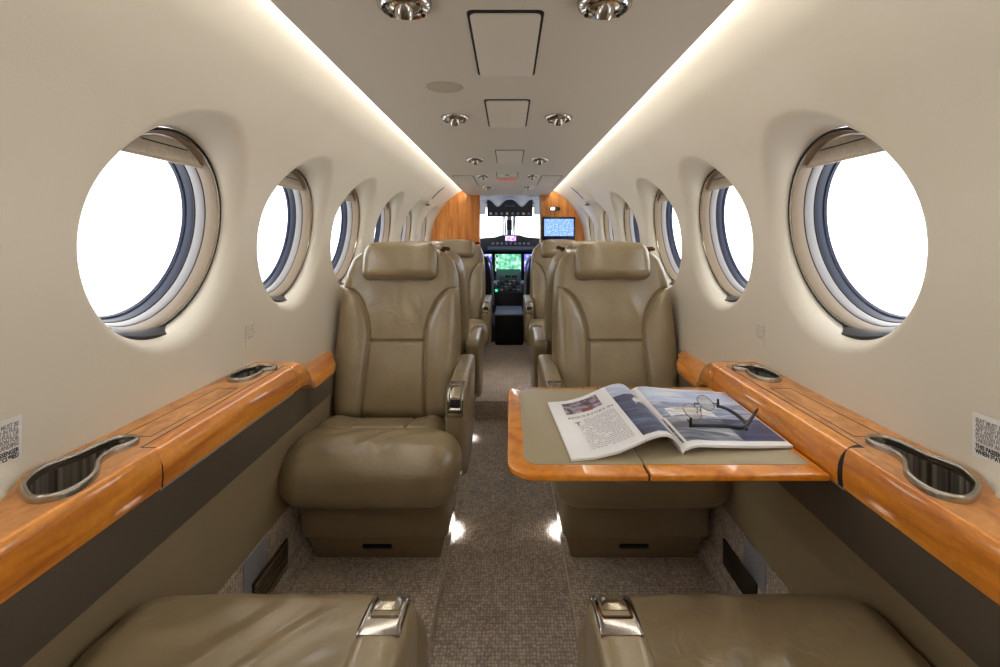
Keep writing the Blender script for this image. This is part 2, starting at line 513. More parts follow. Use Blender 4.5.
ceiling_panel(-.058, .070, 1.36, 1.70, 'medium ceiling access panel second from the viewer, between the second pair of eyeball lights')
ceiling_panel(-.05, .078, 2.15, 2.55, 'third ceiling access panel from the viewer, just before the red lettered sign', g=.005)
for s, side in ((-1, 'left'), (1, 'right')):
    ceiling_panel(s*.275-.065, s*.275+.065, 3.05, 3.62, 'flush oxygen door at the %s edge of the ceiling near the bulkhead' % side, rot=0)
# small sign and its lamp
root = empty('signal_lamp', (.0, 2.98, CE), 0, 'small white signal lamp panel with dark side slots in the ceiling', 'lamp')
mb = MB(); mb.box((-.06, -.09, -.004), (.06, .09, .001)); mb.build('housing', M['ceil_panel'], root, bevel=.002)
for x in (-.064, .061):
    mb = MB(); mb.box((x, -.09, -.003), (x+.004, .09, .0005)); mb.build('side_slot', M['gap'], root)
mb = MB(); mb.lathe([(.012,-.0075),(.014,-.004),(.014,0)], 20); mb.build('lens', M['cockpit_grey'], root)
root = empty('warning_sign', (.0, 3.24, CE), 0, 'small ceiling sign with red lettering ahead of the signal lamp', 'sign')
mb = MB(); mb.box((-.072, -.085, -.006), (.072, .085, .001)); mb.build('sign_plate', M['signbase'], root, bevel=.002)
T = Matrix(((1,0,0,0),(0,-1,0,0),(0,0,-1,-.0065),(0,0,0,1)))
text_mesh('lettering', 'NO SMOKING\nFASTEN BELTS', .030, M['red'], root, Matrix.Translation((0, .0, 0)) @ T @ Matrix.Translation((0, -.0, 0)) @ Matrix.Diagonal((.6, 1.6, 1, 1)), 'CENTER', bold=.002)
# speaker
root = empty('ceiling_speaker', (-.15, 1.25, CE), 0, 'round flat speaker grille in the ceiling left of the centre panels', 'speaker')
mb = MB(); mb.lathe([(.044,-.0016),(.046,0),(.046,.0005)], 40); mb.build('speaker_grille', M['speaker'], root)

def make_eyeball():
    root = empty('eyeball_light')
    mb = MB(); mb.lathe([(.0,-.002),(.028,-.002),(.030,-.010),(.036,-.0125),(.042,-.008),(.044,-.001),(.044,.001)], 40)
    mb.build('bezel', M['chrome'], root)
    mb = MB(); mb.lathe([(.0,-.0155),(.008,-.0150),(.017,-.0125),(.024,-.008),(.026,0)], 32)
    mb.build('ball', M['nickel'], root)
    T = Matrix.Translation((.0, -.004, -.008)) @ Matrix.Rotation(math.radians(30), 4, 'X') @ Matrix.Rotation(math.radians(6), 4, 'Y')
    mb = MB(); mb.lathe([(.0,-.010),(.010,-.010),(.0105,-.018),(.0135,-.018),(.0155,-.012),(.0165,0),(.015,.006)], 28, T)
    mb.build('nozzle', M['chrome'], root)
    for a in (40, 140, 220, 320):
        t = math.radians(a)
        mb = MB(); mb.lathe([(.0,-.0135),(.003,-.0135),(.0035,-.011)], 10, Matrix.Translation((.034*math.cos(t), .034*math.sin(t), 0)))
        mb.build('screw', M['gap'], root)
    return root
pairs = [(.80, .160, 1.0, 'nearest the viewer'), (1.56, .162, 1.0, 'beside the medium access panel'),
         (2.40, .155, 1.0, 'beside the third access panel'), (3.05, .150, .9, 'beside the signal lamp'),
         (3.72, .150, .95, 'of the last pair before the bulkhead')]
proto = None
for (y, x, sc_, where) in pairs:
    for s, side in ((-1, 'left'), (1, 'right')):
        o = make_eyeball() if proto is None else copy_tree(proto)
        if proto is None: proto = o
        o.location = (s*x+.004, y, CE); o.scale = (sc_,)*3
        tag(o, 'chrome eyeball light on the %s of the ceiling %s' % (side, where), 'ceiling light', 'chrome eyeball fittings in the ceiling')

# ------------------------------------------------------------------ floors and lower walls
FS = CZ-1.04     # raised side floors
mb = MB(); mb.box((-.192, Y0, -.04), (.192, 2.94, 0)); mb.build('floor', M['carpet'], smooth=0, kind='structure')
mb = MB(); mb.box((-.192, 2.94, -.04), (.192, Y1+.1, .105)); mb.build('floor_step', M['carpet'], bevel=.008, kind='structure')
for s, side in ((-1, 'left'), (1, 'right')):
    mb = MB(); mb.box((min(s*.192, s*.70), Y0, -.04), (max(s*.192, s*.70), Y1, FS))
    mb.build('floor_%s' % side, M['carpet_side'], bevel=.005, kind='structure')
    # light taupe dado panel
    A = [(.6255,-.5605),(.648,-.62),(.659,-.70),(.664,-.825),(.69,-.825),(.69,-.5605)]
    B = [(.675,-.5605),(.675,-.62),(.675,-.70),(.672,-.825),(.69,-.825),(.69,-.5605)]
    mb = MB(); mb.rings([[(s*x, y, CZ+v) for x, v in P] for y, P in ((Y0, B), (.41, B), (.43, A), (1.80, A), (1.92, B), (Y1, B))])
    mb.build('wainscot_%s' % side, M['side'], kind='structure')
    P = [(.662,-.825),(.661,-.88),(.652,-.98),(.634,-1.041),(.69,-1.041),(.69,-.825)]
    mb = MB(); mb.prism([(s*x, CZ+v) for x, v in P], Y0, Y1, 'y')
    mb.build('baseboard_%s' % side, M['carpet_side'], kind='structure')

# outer closing shell behind the trim (keeps daylight out of the lower body)
for s, side in ((-1, 'left'), (1, 'right')):
    mb = MB(); mb.box((s*.70-.004, Y0, -.04), (s*.70+.004, Y1, CZ-.50)); mb.build('trim_%d' % (1 if s < 0 else 2), M['side'], kind='structure')
mb = MB(); mb.box((-.75, Y0-.04, -.04), (.75, Y0, CZ+.46)); mb.build('wall_rear', M['liner'], kind='structure')

# ------------------------------------------------------------------ side ledges
HT = -.345
def hi_profile():     # inboard roll from X=.59 round to the lip
    return [(.592,HT-.0),(.585,HT-.001),(.577,HT-.004),(.569,HT-.010),(.5625,HT-.019),(.558,HT-.031),(.5565,HT-.048),(.558,HT-.066),(.564,HT-.069),(.592,HT-.069)]
def near_profile():
    return [(.570,HT-.0),(.568,HT-.001),(.565,HT-.003),(.562,HT-.008),(.5595,HT-.017),(.5575,HT-.030),(.5565,HT-.048),(.558,HT-.066),(.564,HT-.069),(.592,HT-.069)]
def lo_profile():
    L0 = -.437
    return [(.655,L0),(.640,L0-.002),(.628,L0-.006),(.616,L0-.012),(.608,L0-.019),(.603,L0-.027),(.601,L0-.036),(.603,L0-.043),(.608,L0-.045),(.655,L0-.045)]
CUP1 = [(.668,.693),(.619,.661),(.587,.669),(.578,.693),(.589,.734),(.6225,.777),(.630,.812),(.6215,.834),(.6215,.856),(.6397,.869),(.668,.865),(.688,.846),(.697,.815),(.699,.791),(.697,.757),(.688,.723)]
CUP1[10:14] = [(.664,.866),(.676,.850),(.680,.826),(.684,.796)]
CUP1 = [(.5735+(x*.97-.561)*.87, y*.96+.014) for x, y in CUP1]
CUP2 = [(.640,1.172),(.612,1.182),(.598,1.205),(.5965,1.235),(.603,1.255),(.598,1.268),(.585,1.275),(.578,1.288),(.584,1.300),(.602,1.304),(.628,1.303),(.655,1.302),(.675,1.285),(.684,1.255),(.683,1.215),(.668,1.185)]
CUP2 = [(.596+(x-.578)*.72, y+.012) for x, y in CUP2]

def fill_with_holes(outer, holes, z, name):
    bm = bmesh.new(); es = []
    for loop in [outer]+holes:
        vs = [bm.verts.new((x, y, z)) for x, y in loop]
        for i in range(len(vs)): es.append(bm.edges.new((vs[i], vs[(i+1) % len(vs)])))
    r = bmesh.ops.triangle_fill(bm, edges=es, use_beauty=True)
    fs = [f for f in bm.faces]
    ret = bmesh.ops.extrude_face_region(bm, geom=fs)
    vv = [g for g in ret['geom'] if isinstance(g, bmesh.types.BMVert)]
    bmesh.ops.translate(bm, vec=(0, 0, -.012), verts=vv)
    bmesh.ops.recalc_face_normals(bm, faces=bm.faces)
    me = bpy.data.meshes.new(name); bm.to_mesh(me); bm.free(); return me

def ledge(s, side):
    root = empty('side_ledge', (s*.62, .6, CZ+HT), 0, 'long glossy orange wood side ledge with two cup holders along the %s wall' % side, 'ledge', 'wooden side ledges along the cabin walls')
    O = Vector(root.location)
    def P(x, y, v): return (s*x-O.x, y-O.y, CZ+v-O.z)
    cups = [catmull(CUP1, 5), catmull(CUP2, 5)]
    # flat top board with real cut-outs
    yb = list(np.linspace(Y0, 1.345, 12))
    YL = .44
    outer = [(s*.570-O.x, YL-O.y), (s*.694-O.x, YL-O.y), (s*.694-O.x, 1.36-O.y), (s*.592-O.x, 1.36-O.y), (s*.592-O.x, .821-O.y), (s*.570-O.x, .819-O.y)]
    holes = [[(s*x-O.x, y-O.y) for x, y in c] for c in cups]
    me = fill_with_holes(outer, holes, 0, 'ledge_top')
    link('ledge_top', me, M['woodtop'], root, 30)
    # inboard rolls: near rail, table door, end piece sweeping down to the lower ledge
    def rail(name, ys, m=M['wood'], **kw):
        mb = MB(); mb.rings([[P(x, y, v) for x, v in hi_profile()] for y in ys]); return mb.build(name, m, root, smooth=50, **kw)
    mb = MB(); mb.rings([[P(x, y, v) for x, v in near_profile()] for y in (YL, .8185)]); mb.build('ledge_rail', M['wood'], root, smooth=50)
    rail('ledge_rail', [1.3405, 1.3605])
    ds = [(x-.0008, v+.0006) for x, v in hi_profile()]; ds[-1] = (.592, HT-.069)
    mb = MB(); mb.rings([[P(x, y, v) for x, v in ds] for y in (.8192, .8212 if s < 0 else .8300)]); mb.build('door_slot', M['gap'], root, smooth=50)
    rail('table_door', [.8215 if s < 0 else .8303, 1.338])
    rr = []
    hp, lp = hi_profile(), lo_profile()
    # sweep: the whole width goes down
    def full_hi(): return [(.694,HT)]+hp[:-1]+[(.694,HT-.069)]
    def full_lo(): return [(.694,-.437)]+lp[:-1]+[(.694,-.482)]
    fh, fl = full_hi(), full_lo()
    ys = [1.3610]+list(np.linspace(1.375, 1.60, 16))
    for y in ys:
        t = sstep(1.372, 1.60, y); bul = .006*math.sin(PI*max(0, min(1, (y-1.36)/.22)))
        rr.append([P(a[0]+(b[0]-a[0])*t-(bul if i not in (0, len(fh)-1) else 0), y, a[1]+(b[1]-a[1])*t) for i, (a, b) in enumerate(zip(fh, fl))])
    # the first rings must stay clear of the top board
    mb = MB(); mb.rings(rr); mb.build('ledge_end', M['wood'], root, smooth=60)
    mb = MB(); mb.rings([[P(max(x, lim), y, v) for x, v in fl] for y, lim in ((1.6005, 0), (1.74, 0), (1.80, .612), (1.86, .640), (1.92, .672))]); mb.build('lower_ledge', M['wood'], root, smooth=50)
    # fine dark seams
    def strip(name, pts, w=.0016, z=.0004):
        mb = MB(); pts = [Vector(p) for p in pts]
        for a, b in zip(pts[:-1], pts[1:]):
            d = (b-a); n = Vector((-d.y, d.x, 0)).normalized()*w/2; e = d.normalized()*w/2
            A = [a-n-e, b-n+e, b+n+e, a+n-e]
            mb.rings([[tuple(q+Vector((0,0,-.002))) for q in A], [tuple(q+Vector((0,0,z))) for q in A]])
        return mb.build(name, M['gap'], root, smooth=0)
    strip('seam', [P(.570, .8195, HT), P(.592, .8195, HT), P(.592, 1.338, HT)], .0020)
    lid = [P(.608, .865, HT), P(.608, 1.14, HT), P(.652, 1.14, HT), P(.660, .865, HT), P(.608, .865, HT)]
    strip('lid_seam', lid, .0015)
    # cups
    for ci, c in enumerate(cups):
        cx = sum(p[0] for p in c)/len(c); cy = sum(p[1] for p in c)/len(c)
        def off(k): return [(x+(cx-x)*k, y+(cy-y)*k) for x, y in c]
        # rim: closed sweep of a small rounded section
        c3 = [Vector((x, y, 0)) for x, y in c]; N = len(c3); rr = []
        for i in range(N):
            t = (c3[(i+1) % N]-c3[i-1]).normalized(); nrm = Vector((t.y, -t.x, 0))
            if (c3[i]-Vector((cx, cy, 0))).dot(nrm) < 0 and False: nrm = -nrm
            rr.append((c3[i], nrm))
        area = sum(c3[i].x*c3[(i+1) % N].y-c3[(i+1) % N].x*c3[i].y for i in range(N))
        sg = 1 if area > 0 else -1
        sec = [(.0026, -.004), (.0030, .007), (.0018, .0100), (-.0008, .0108), (-.0030, .0100), (-.0042, .007), (-.0042, .003), (-.0025, .001), (-.0022, -.004)]
        mb = MB(); n0 = len(sec); vs = []; fs = []
        for (p, nr) in rr:
            for o_, z_ in sec:
                q = p+nr*sg*o_
                vs.append(P(min(q.x, .6945), q.y, HT+z_))
        for i in range(N):
            for j in range(n0-1):
                a = i*n0+j; b = ((i+1) % N)*n0+j
                fs.append((a, b, b+1, a+1))
        mb.add(vs, fs)
        lbl = 'brushed steel cup holder with a side lobe nearest the viewer' if ci == 0 else 'brushed steel cup holder at the far end'
        cup = mb.build('cup_holder', M['steel'], root, smooth=60, label=lbl)
        mb = MB(); mb.rings([[P(min((p-nr*sg*.0022).x, .692), (p-nr*sg*.0022).y, HT+z_) for p, nr in rr] for z_ in (-.003, -.062)], True, False, False); mb.build('cup_sleeve', M['cup_reflections'], cup, smooth=60)
        mb = MB(); vs = []
        vs = [P(min((p-nr*sg*.0).x, .69), p.y, HT-.062) for p, nr in rr]
        mb.rings([vs, [(a, b, z-.002) for a, b, z in vs]]); mb.build('cup_base', M['cup_reflections'], cup, smooth=0)
    return root
ledge(-1, 'left'); ledge(1, 'right')
for s, side in ((-1, 'left'), (1, 'right')):
    A = [(.574,-.4145),(.6245,-.5605),(.69,-.5605),(.69,-.4145)]
    B = [(.622,-.483),(.625,-.5605),(.69,-.5605),(.69,-.483)]
    C_ = [(.674,-.483),(.674,-.5605),(.69,-.5605),(.69,-.483)]
    mb = MB()
    mb.rings([[(s*x, y, CZ+v) for x, v in P] for y, P in ((Y0, C_), (.41, C_), (.43, A), (1.372, A))+tuple((y, [(a[0]+(b[0]-a[0])*t+.004, a[1]+(b[1]-a[1])*t+(.004 if i in (0, 3) else 0)) for i, (a, b) in enumerate(zip(A, B))]) for y, t in [(y, sstep(1.372, 1.60, y)) for y in np.linspace(1.375, 1.60, 12)])+((1.602, B), (1.78, B), (1.88, [(max(x, .65), v) for x, v in B]), (1.95, C_), (Y1-.01, C_))])
    mb.build('trim_%d' % (11 if s < 0 else 12), M['fascia'], smooth=30, kind='structure')
    mb = MB(); mb.box((min(s*.564, s*.572), .825, CZ-.4190), (max(s*.564, s*.572), 1.335, CZ-.4145))
    mb.build('trim_%d' % (3 if s < 0 else 4), M['plate'], kind='structure')

# ------------------------------------------------------------------ seats
def make_seat(side, recline=15, name='cabin_seat'):
    """faces -Y, origin at floor level under the front of the cushion; side=+1 armrest on +x"""
    R = empty(name)
    LE = M['leather']
    rnd = random.Random(3)
    # ---- base
    mb = MB()
    bo = side*.022
    mb.rings([[(-.200+bo,.19,0),(.200+bo,.19,0),(.200+bo,.50,0),(-.200+bo,.50,0)], [(-.222+bo,.155,.10),(.222+bo,.155,.10),(.222+bo,.52,.10),(-.222+bo,.52,.10)]])
    b = mb.build('seat_base', M['leather_base'], R, bevel=.006)
    a = math.atan2(.035, .10)
    T = Matrix.Translation((.02, .1965, .052)) @ Matrix.Rotation(PI/2-a*0, 4, 'X')
    mb = MB(); mb.prism(rrect(-.048, .048, -.009, .009, .008), -.004, .004, T=Matrix.Translation((bo, .1725, .050)) @ Matrix.Rotation(PI/2+a, 4, 'X'))
    mb.build('release_handle', M['black'], b, bevel=.002)
    # ---- lower upholstered tier
    mb = soft_box((.466, .41, .128), .022, (24, 20, 10), lambda x, y, z: (x, y-.006*(1-abs(z)/.06), z), Matrix.Translation((bo, .335, .156)))
    mb.build('seat_frame', M['leather_base'], R)
    # ---- cushion
    def cush(x, y, z):
        # local box: x +-.235, y 0..0.47, z .23....44 after shift
        Y = y+.235; hw = min(1, abs(x)/.246)
        if Y > .19:   # rear part narrower so the armrest fits beside it
            x *= 1-(.10*sstep(.19, .25, Y) if x*side > 0 else 0)
        top = sstep(-.02, .10, z)
        dz = -.045*sstep(.22, .47, Y)*top*.7-.012*top
        dz += .020*(1-((Y-.12)/.12)**2)*top if abs(Y-.12) < .12 else 0
        dz -= .016*math.exp(-((Y-.245)/.008)**2)*top           # cross seam
        dz += .012*top*sstep(.45, .8, hw)*sstep(.26, .32, Y)
        if Y > .25: dz -= .009*math.exp(-((abs(x)-.095)/.006)**2)*top
        # soft wrinkles radiating over the roll
        dz += .0030*math.sin(x*46+3*math.sin(Y*22)+2*math.sin(x*17))*top*sstep(.0, .1, Y)*(1-sstep(.18, .24, Y))
        dy = -.010*(1-hw**2)*(1-sstep(.0, .1, Y))
        f_ = 1-sstep(.17, .26, Y)
        dx = (side*.040+x*.03)*f_ if x*side > 0 else (side*.040*sstep(-.25, .0, x*side)+0*x)*f_
        return (x+dx, y+dy, z+dz)
    mb = soft_box((.492, .47, .180), .078, (110, 110, 40), cush, Matrix.Translation((0, .235, .325)))
    mb.build('seat_cushion', LE, R, smooth=180)
    # ---- backrest (upright: x, thickness y, height z from 0)
    H = .668
    def half(t): return float(np.interp(t, [0, .15, .3, .45, .6, .75, .86, .93, 1], [.228, .240, .246, .246, .243, .237, .228, .212, .180]))/.246
    def seam_x(t): return float(np.interp(t, [0, .2, .42, .5, .58, .66, .71, .745, .77], [.124, .116, .110, .113, .124, .146, .168, .195, .25]))
    def back(x, y, z):
        t = (z+H/2)/H; t = max(0, min(1, t))
        x2 = x*half(t); front = sstep(.02, -.05, y) if False else (1-sstep(-.05, .0, y))
        d = 0; xs = seam_x(t)
        ax = abs(x2)
        inside = 1-sstep(xs-.012, xs+.02, ax)
        d -= .021*(1-inside)*(1-sstep(.70, .80, t))*(math.sin(min(1, max(0, (ax-xs)/(.245-xs+1e-6)))*PI*.75+.15))
        d += .0135*math.exp(-((ax-xs)/.0058)**2)*(1 if t < .76 else 0)
        if ax < xs: d += .0125*math.exp(-((t-.435)*H/.0048)**2)*(1-sstep(xs-.004, xs, ax))
        # lumbar and panel puff
        d -= .012*math.exp(-((t-.22)/.18)**2)*(1-(x2/.24)**2)
        d -= .008*math.exp(-((t-.62)/.13)**2)*max(0, 1-(x2/.14)**2)
        # creases under the head
        d += .0013*math.sin(x2*62+9*t+1.3*math.sin(t*17+x2*20))*math.exp(-((t-.60)/.10)**2)*inside
        d += .025*sstep(.8, 1, abs(x)/.235)*(0)
        # wrap the edges back
        y2 = y+d*front
        return (x2, y2, z)
    Tb = Matrix.Translation((0, .475, .346)) @ Matrix.Rotation(math.radians(-recline), 4, 'X') @ Matrix.Translation((0, .055, H/2))
    mb = soft_box((.492, .125, H), .045, (130, 26, 160), back, Tb)
    bk = mb.build('backrest', LE, R, smooth=180)
    # ---- headrest
    def head(x, y, z):
        w = abs(x)/.15
        y += .012*w*w
        z += .004*math.sin(x*60)*.3-.006*w**4
        if z > 0: x *= 1-.05*(z/.075)
        return (x, y-.004*math.cos(z*14), z)
    Th = Matrix.Translation((0, .475, .346)) @ Matrix.Rotation(math.radians(-recline), 4, 'X') @ Matrix.Translation((0, -.022, H-.055))
    mb = soft_box((.305, .085, .152), .036, (60, 22, 34), head, Th)
    mb.build('headrest', LE, R, smooth=180)
    # ---- harness guide beside the head
    Tg = Matrix.Translation((0, .475, .346)) @ Matrix.Rotation(math.radians(-recline), 4, 'X') @ Matrix.Translation((.168, .035, H-.004))
    mb = MB(); mb.lathe([(.0,-.012),(.006,-.012),(.007,.004),(.012,.006),(.013,.012),(.011,.018),(.0,.020)], 16, Tg)
    mb.tube([(-.014, 0, .006), (0, -.004, .010), (.016, -.002, .012), (.024, .002, .010)], [.007, .009, .009, .007], 10, T=Tg)
    mb.build('harness_guide', M['bronze'], R)
    # ---- armrest: side outline in (y, z) swept across x
    out = [(.230,.300),(.208,.36),(.198,.43),(.196,.475),(.200,.505),(.212,.524),(.232,.535),(.262,.540),(.40,.545),(.56,.548),(.665,.548),(.690,.535),(.695,.51),(.680,.46),(.64,.38),(.60,.30),(.56,.24),(.42,.20),(.30,.215)]
    oc_ = catmull(out, 4)
    cy = sum(p[0] for p in oc_)/len(oc_); cz = sum(p[1] for p in oc_)/len(oc_)
    xc = side*.268; rr = []
    hw = .033
    for k in range(0, 13):
        t = -1+2*k/12; q = abs(t)
        inset = .0 if q < .35 else .016*(1-math.sqrt(max(0, 1-((q-.35)/.65)**2)))
        rg = []
        for (yy, zz) in oc_:
            d = Vector((yy-cy, zz-cz)); L_ = d.length
            f = (L_-inset)/L_
            zz2 = cz+d.y*f; yy2 = cy+d.x*f
            wx = hw*(1 if zz > .47 else 1-.10*(1-zz/.47)*3*0)
            rg.append((xc+t*wx, yy2, zz2))
        rr.append(rg)
    mb = MB(); mb.rings(rr)
    ar = mb.build('armrest', LE, R, smooth=60)
    # chrome plate wrapped over the front top corner with a button
    def onarm(u):   # u: 0 at the top rear of the plate, 1 at the bottom front
        C_ = catmull([(.300,.5415),(.262,.540),(.232,.535),(.212,.524),(.200,.505),(.196,.475),(.198,.450)], 6, closed=False)
        i = u*(len(C_)-1); a = int(min(i, len(C_)-2)); f = i-a
        p = np.array(C_[a])*(1-f)+np.array(C_[a+1])*f
        d = np.array(C_[a+1])-np.array(C_[a]); d /= np.linalg.norm(d)
        nrm = np.array([d[1], -d[0]])
        if nrm[1]-nrm[0] < 0: nrm = -nrm
        return p, nrm
    def wrap(name, m, x0, x1, u0, u1, lift, parent, fr=None, nx=8, nu=20):
        rr = []
        for k in range(nu+1):
            u = u0+(u1-u0)*k/nu; p, nr = onarm(u)
            e = min(1, min(k, nu-k)/1.5); rg = []
            for x in np.linspace(x0, x1, nx+1):
                ed = min(1, min(x-x0, x1-x)/.003) if x1 > x0 else 1
                h = lift*(.35+.65*min(e, ed))
                if fr and fr[0]-1e-6 < x < fr[1]+1e-6 and fr[2] < u < fr[3]: h -= fr[4]
                q = p+nr*h; rg.append((xc+x, q[0], q[1]))
            rg += [(xc+x, p[0]-nr[0]*.004, p[1]-nr[1]*.004) for x in (x1, x0)]
            rr.append(rg)
        mb = MB(); mb.rings(rr); return mb.build(name, m, parent, smooth=50)
    pl = wrap('recline_plate', M['chrome'], -.027, .027, 0.0, .97, .004, ar, nx=24, nu=30, fr=(-.019, .019, .16, .80, .0048))
    wrap('recline_button', M['nickel'], -.0165, .0165, .20, .62, .0042, ar, nx=6, nu=14)
    wrap('button_recess', M['gap'], -.0165, .0165, .64, .79, .0012, ar, nx=4, nu=8)
    return R

GA = 'taupe leather cabin seats'
seatA = make_seat(1); seatB = make_seat(-1)
XS = .433
def place(o, x, y, rz, label, z=FS):
    o.location = (x, y, z); o.rotation_euler = (0, 0, rz); return tag(o, label, 'seat', GA)
place(seatA, -XS, 1.43, 0, 'taupe leather seat facing the viewer on the left, closest of those facing back')
place(seatB, XS, 1.43, 0, 'taupe leather seat facing the viewer on the right, behind the fold-out table')
place(copy_tree(seatB), -XS, 3.07, PI, 'left forward-facing leather seat back to back behind the near left seat')
place(copy_tree(seatA), XS, 3.07, PI, 'right forward-facing leather seat back to back behind the seat at the table')
place(copy_tree(seatA), -XS, 3.60, 0, 'farthest left leather seat by the wood bulkhead')
place(copy_tree(seatB), XS, 3.60, 0, 'farthest right leather seat below the wall monitor')
place(make_seat(-1, 52), -XS+.012, .925, PI, 'leather seat at the bottom left of the picture facing forward, its cushion and armrest showing')
place(make_seat(1, 52), XS-.012, .925, PI, 'leather seat at the bottom right facing forward towards the fold-out table')

# ------------------------------------------------------------------ folding table
TZ = CZ-.40
def table():
    R = empty('folding_table', (.56, 1.09, TZ), 0, 'fold-out table with orange wood border and olive leather top holding the open magazine', 'table')
    O = Vector(R.location)
    x0, xm, x1, ya, yb = .008, .248, .553, .842, 1.335
    def corner(cx, cy, r, a0, a1, n=8): return [(cx+r*math.cos(math.radians(a0+(a1-a0)*k/n)), cy+r*math.sin(math.radians(a0+(a1-a0)*k/n))) for k in range(n+1)]
    r = .055
    outL = corner(x0+r, ya+r, r, 180, 270)+[(xm-.001, ya)]+[(xm-.001, yb)]+corner(x0+r*.7, yb-r*.7, r*.7, 90, 180)
    outR = [(xm+.001, ya), (x1, ya), (x1, yb), (xm+.001, yb)]
    b = .030
    inL = corner(x0+b+.03, ya+b+.036, .03, 180, 270)+[(xm-.001, ya+b+.006)]+[(xm-.001, yb-.026)]+corner(x0+b+.025, yb-.026-.025, .025, 90, 180)
    inR = [(xm+.001, ya+b+.006), (x1-.012, ya+b+.006), (x1-.012, yb-.026), (xm+.001, yb-.026)]
    for nm, o_, i_ in (('outer_leaf', outL, inL), ('inner_leaf', outR, inR)):
        mb = MB(); mb.prism([(x-O.x, y-O.y) for x, y in o_], -.013, 0)
        lf = mb.build(nm, M['wood_edge'], R, bevel=.004, seg=3)
        mb = MB(); mb.prism([(x-O.x, y-O.y) for x, y in i_], -.004, .0008)
        mb.build('leather_inset', M['inset'], lf, bevel=.0003)
    mb = MB(); mb.box((xm-.0012-O.x, ya+.002-O.y, -.011), (xm+.0012-O.x, yb-.002-O.y, -.0015)); mb.build('hinge', M['gap'], R)
    for y in (.93, 1.25):
        mb = MB(); mb.box((.06-O.x, y-O.y-.018, -.024), (.550-O.x, y-O.y+.018, -.0135)); mb.build('support_arm', M['dark_plastic'], R, bevel=.003)
    return R
table()

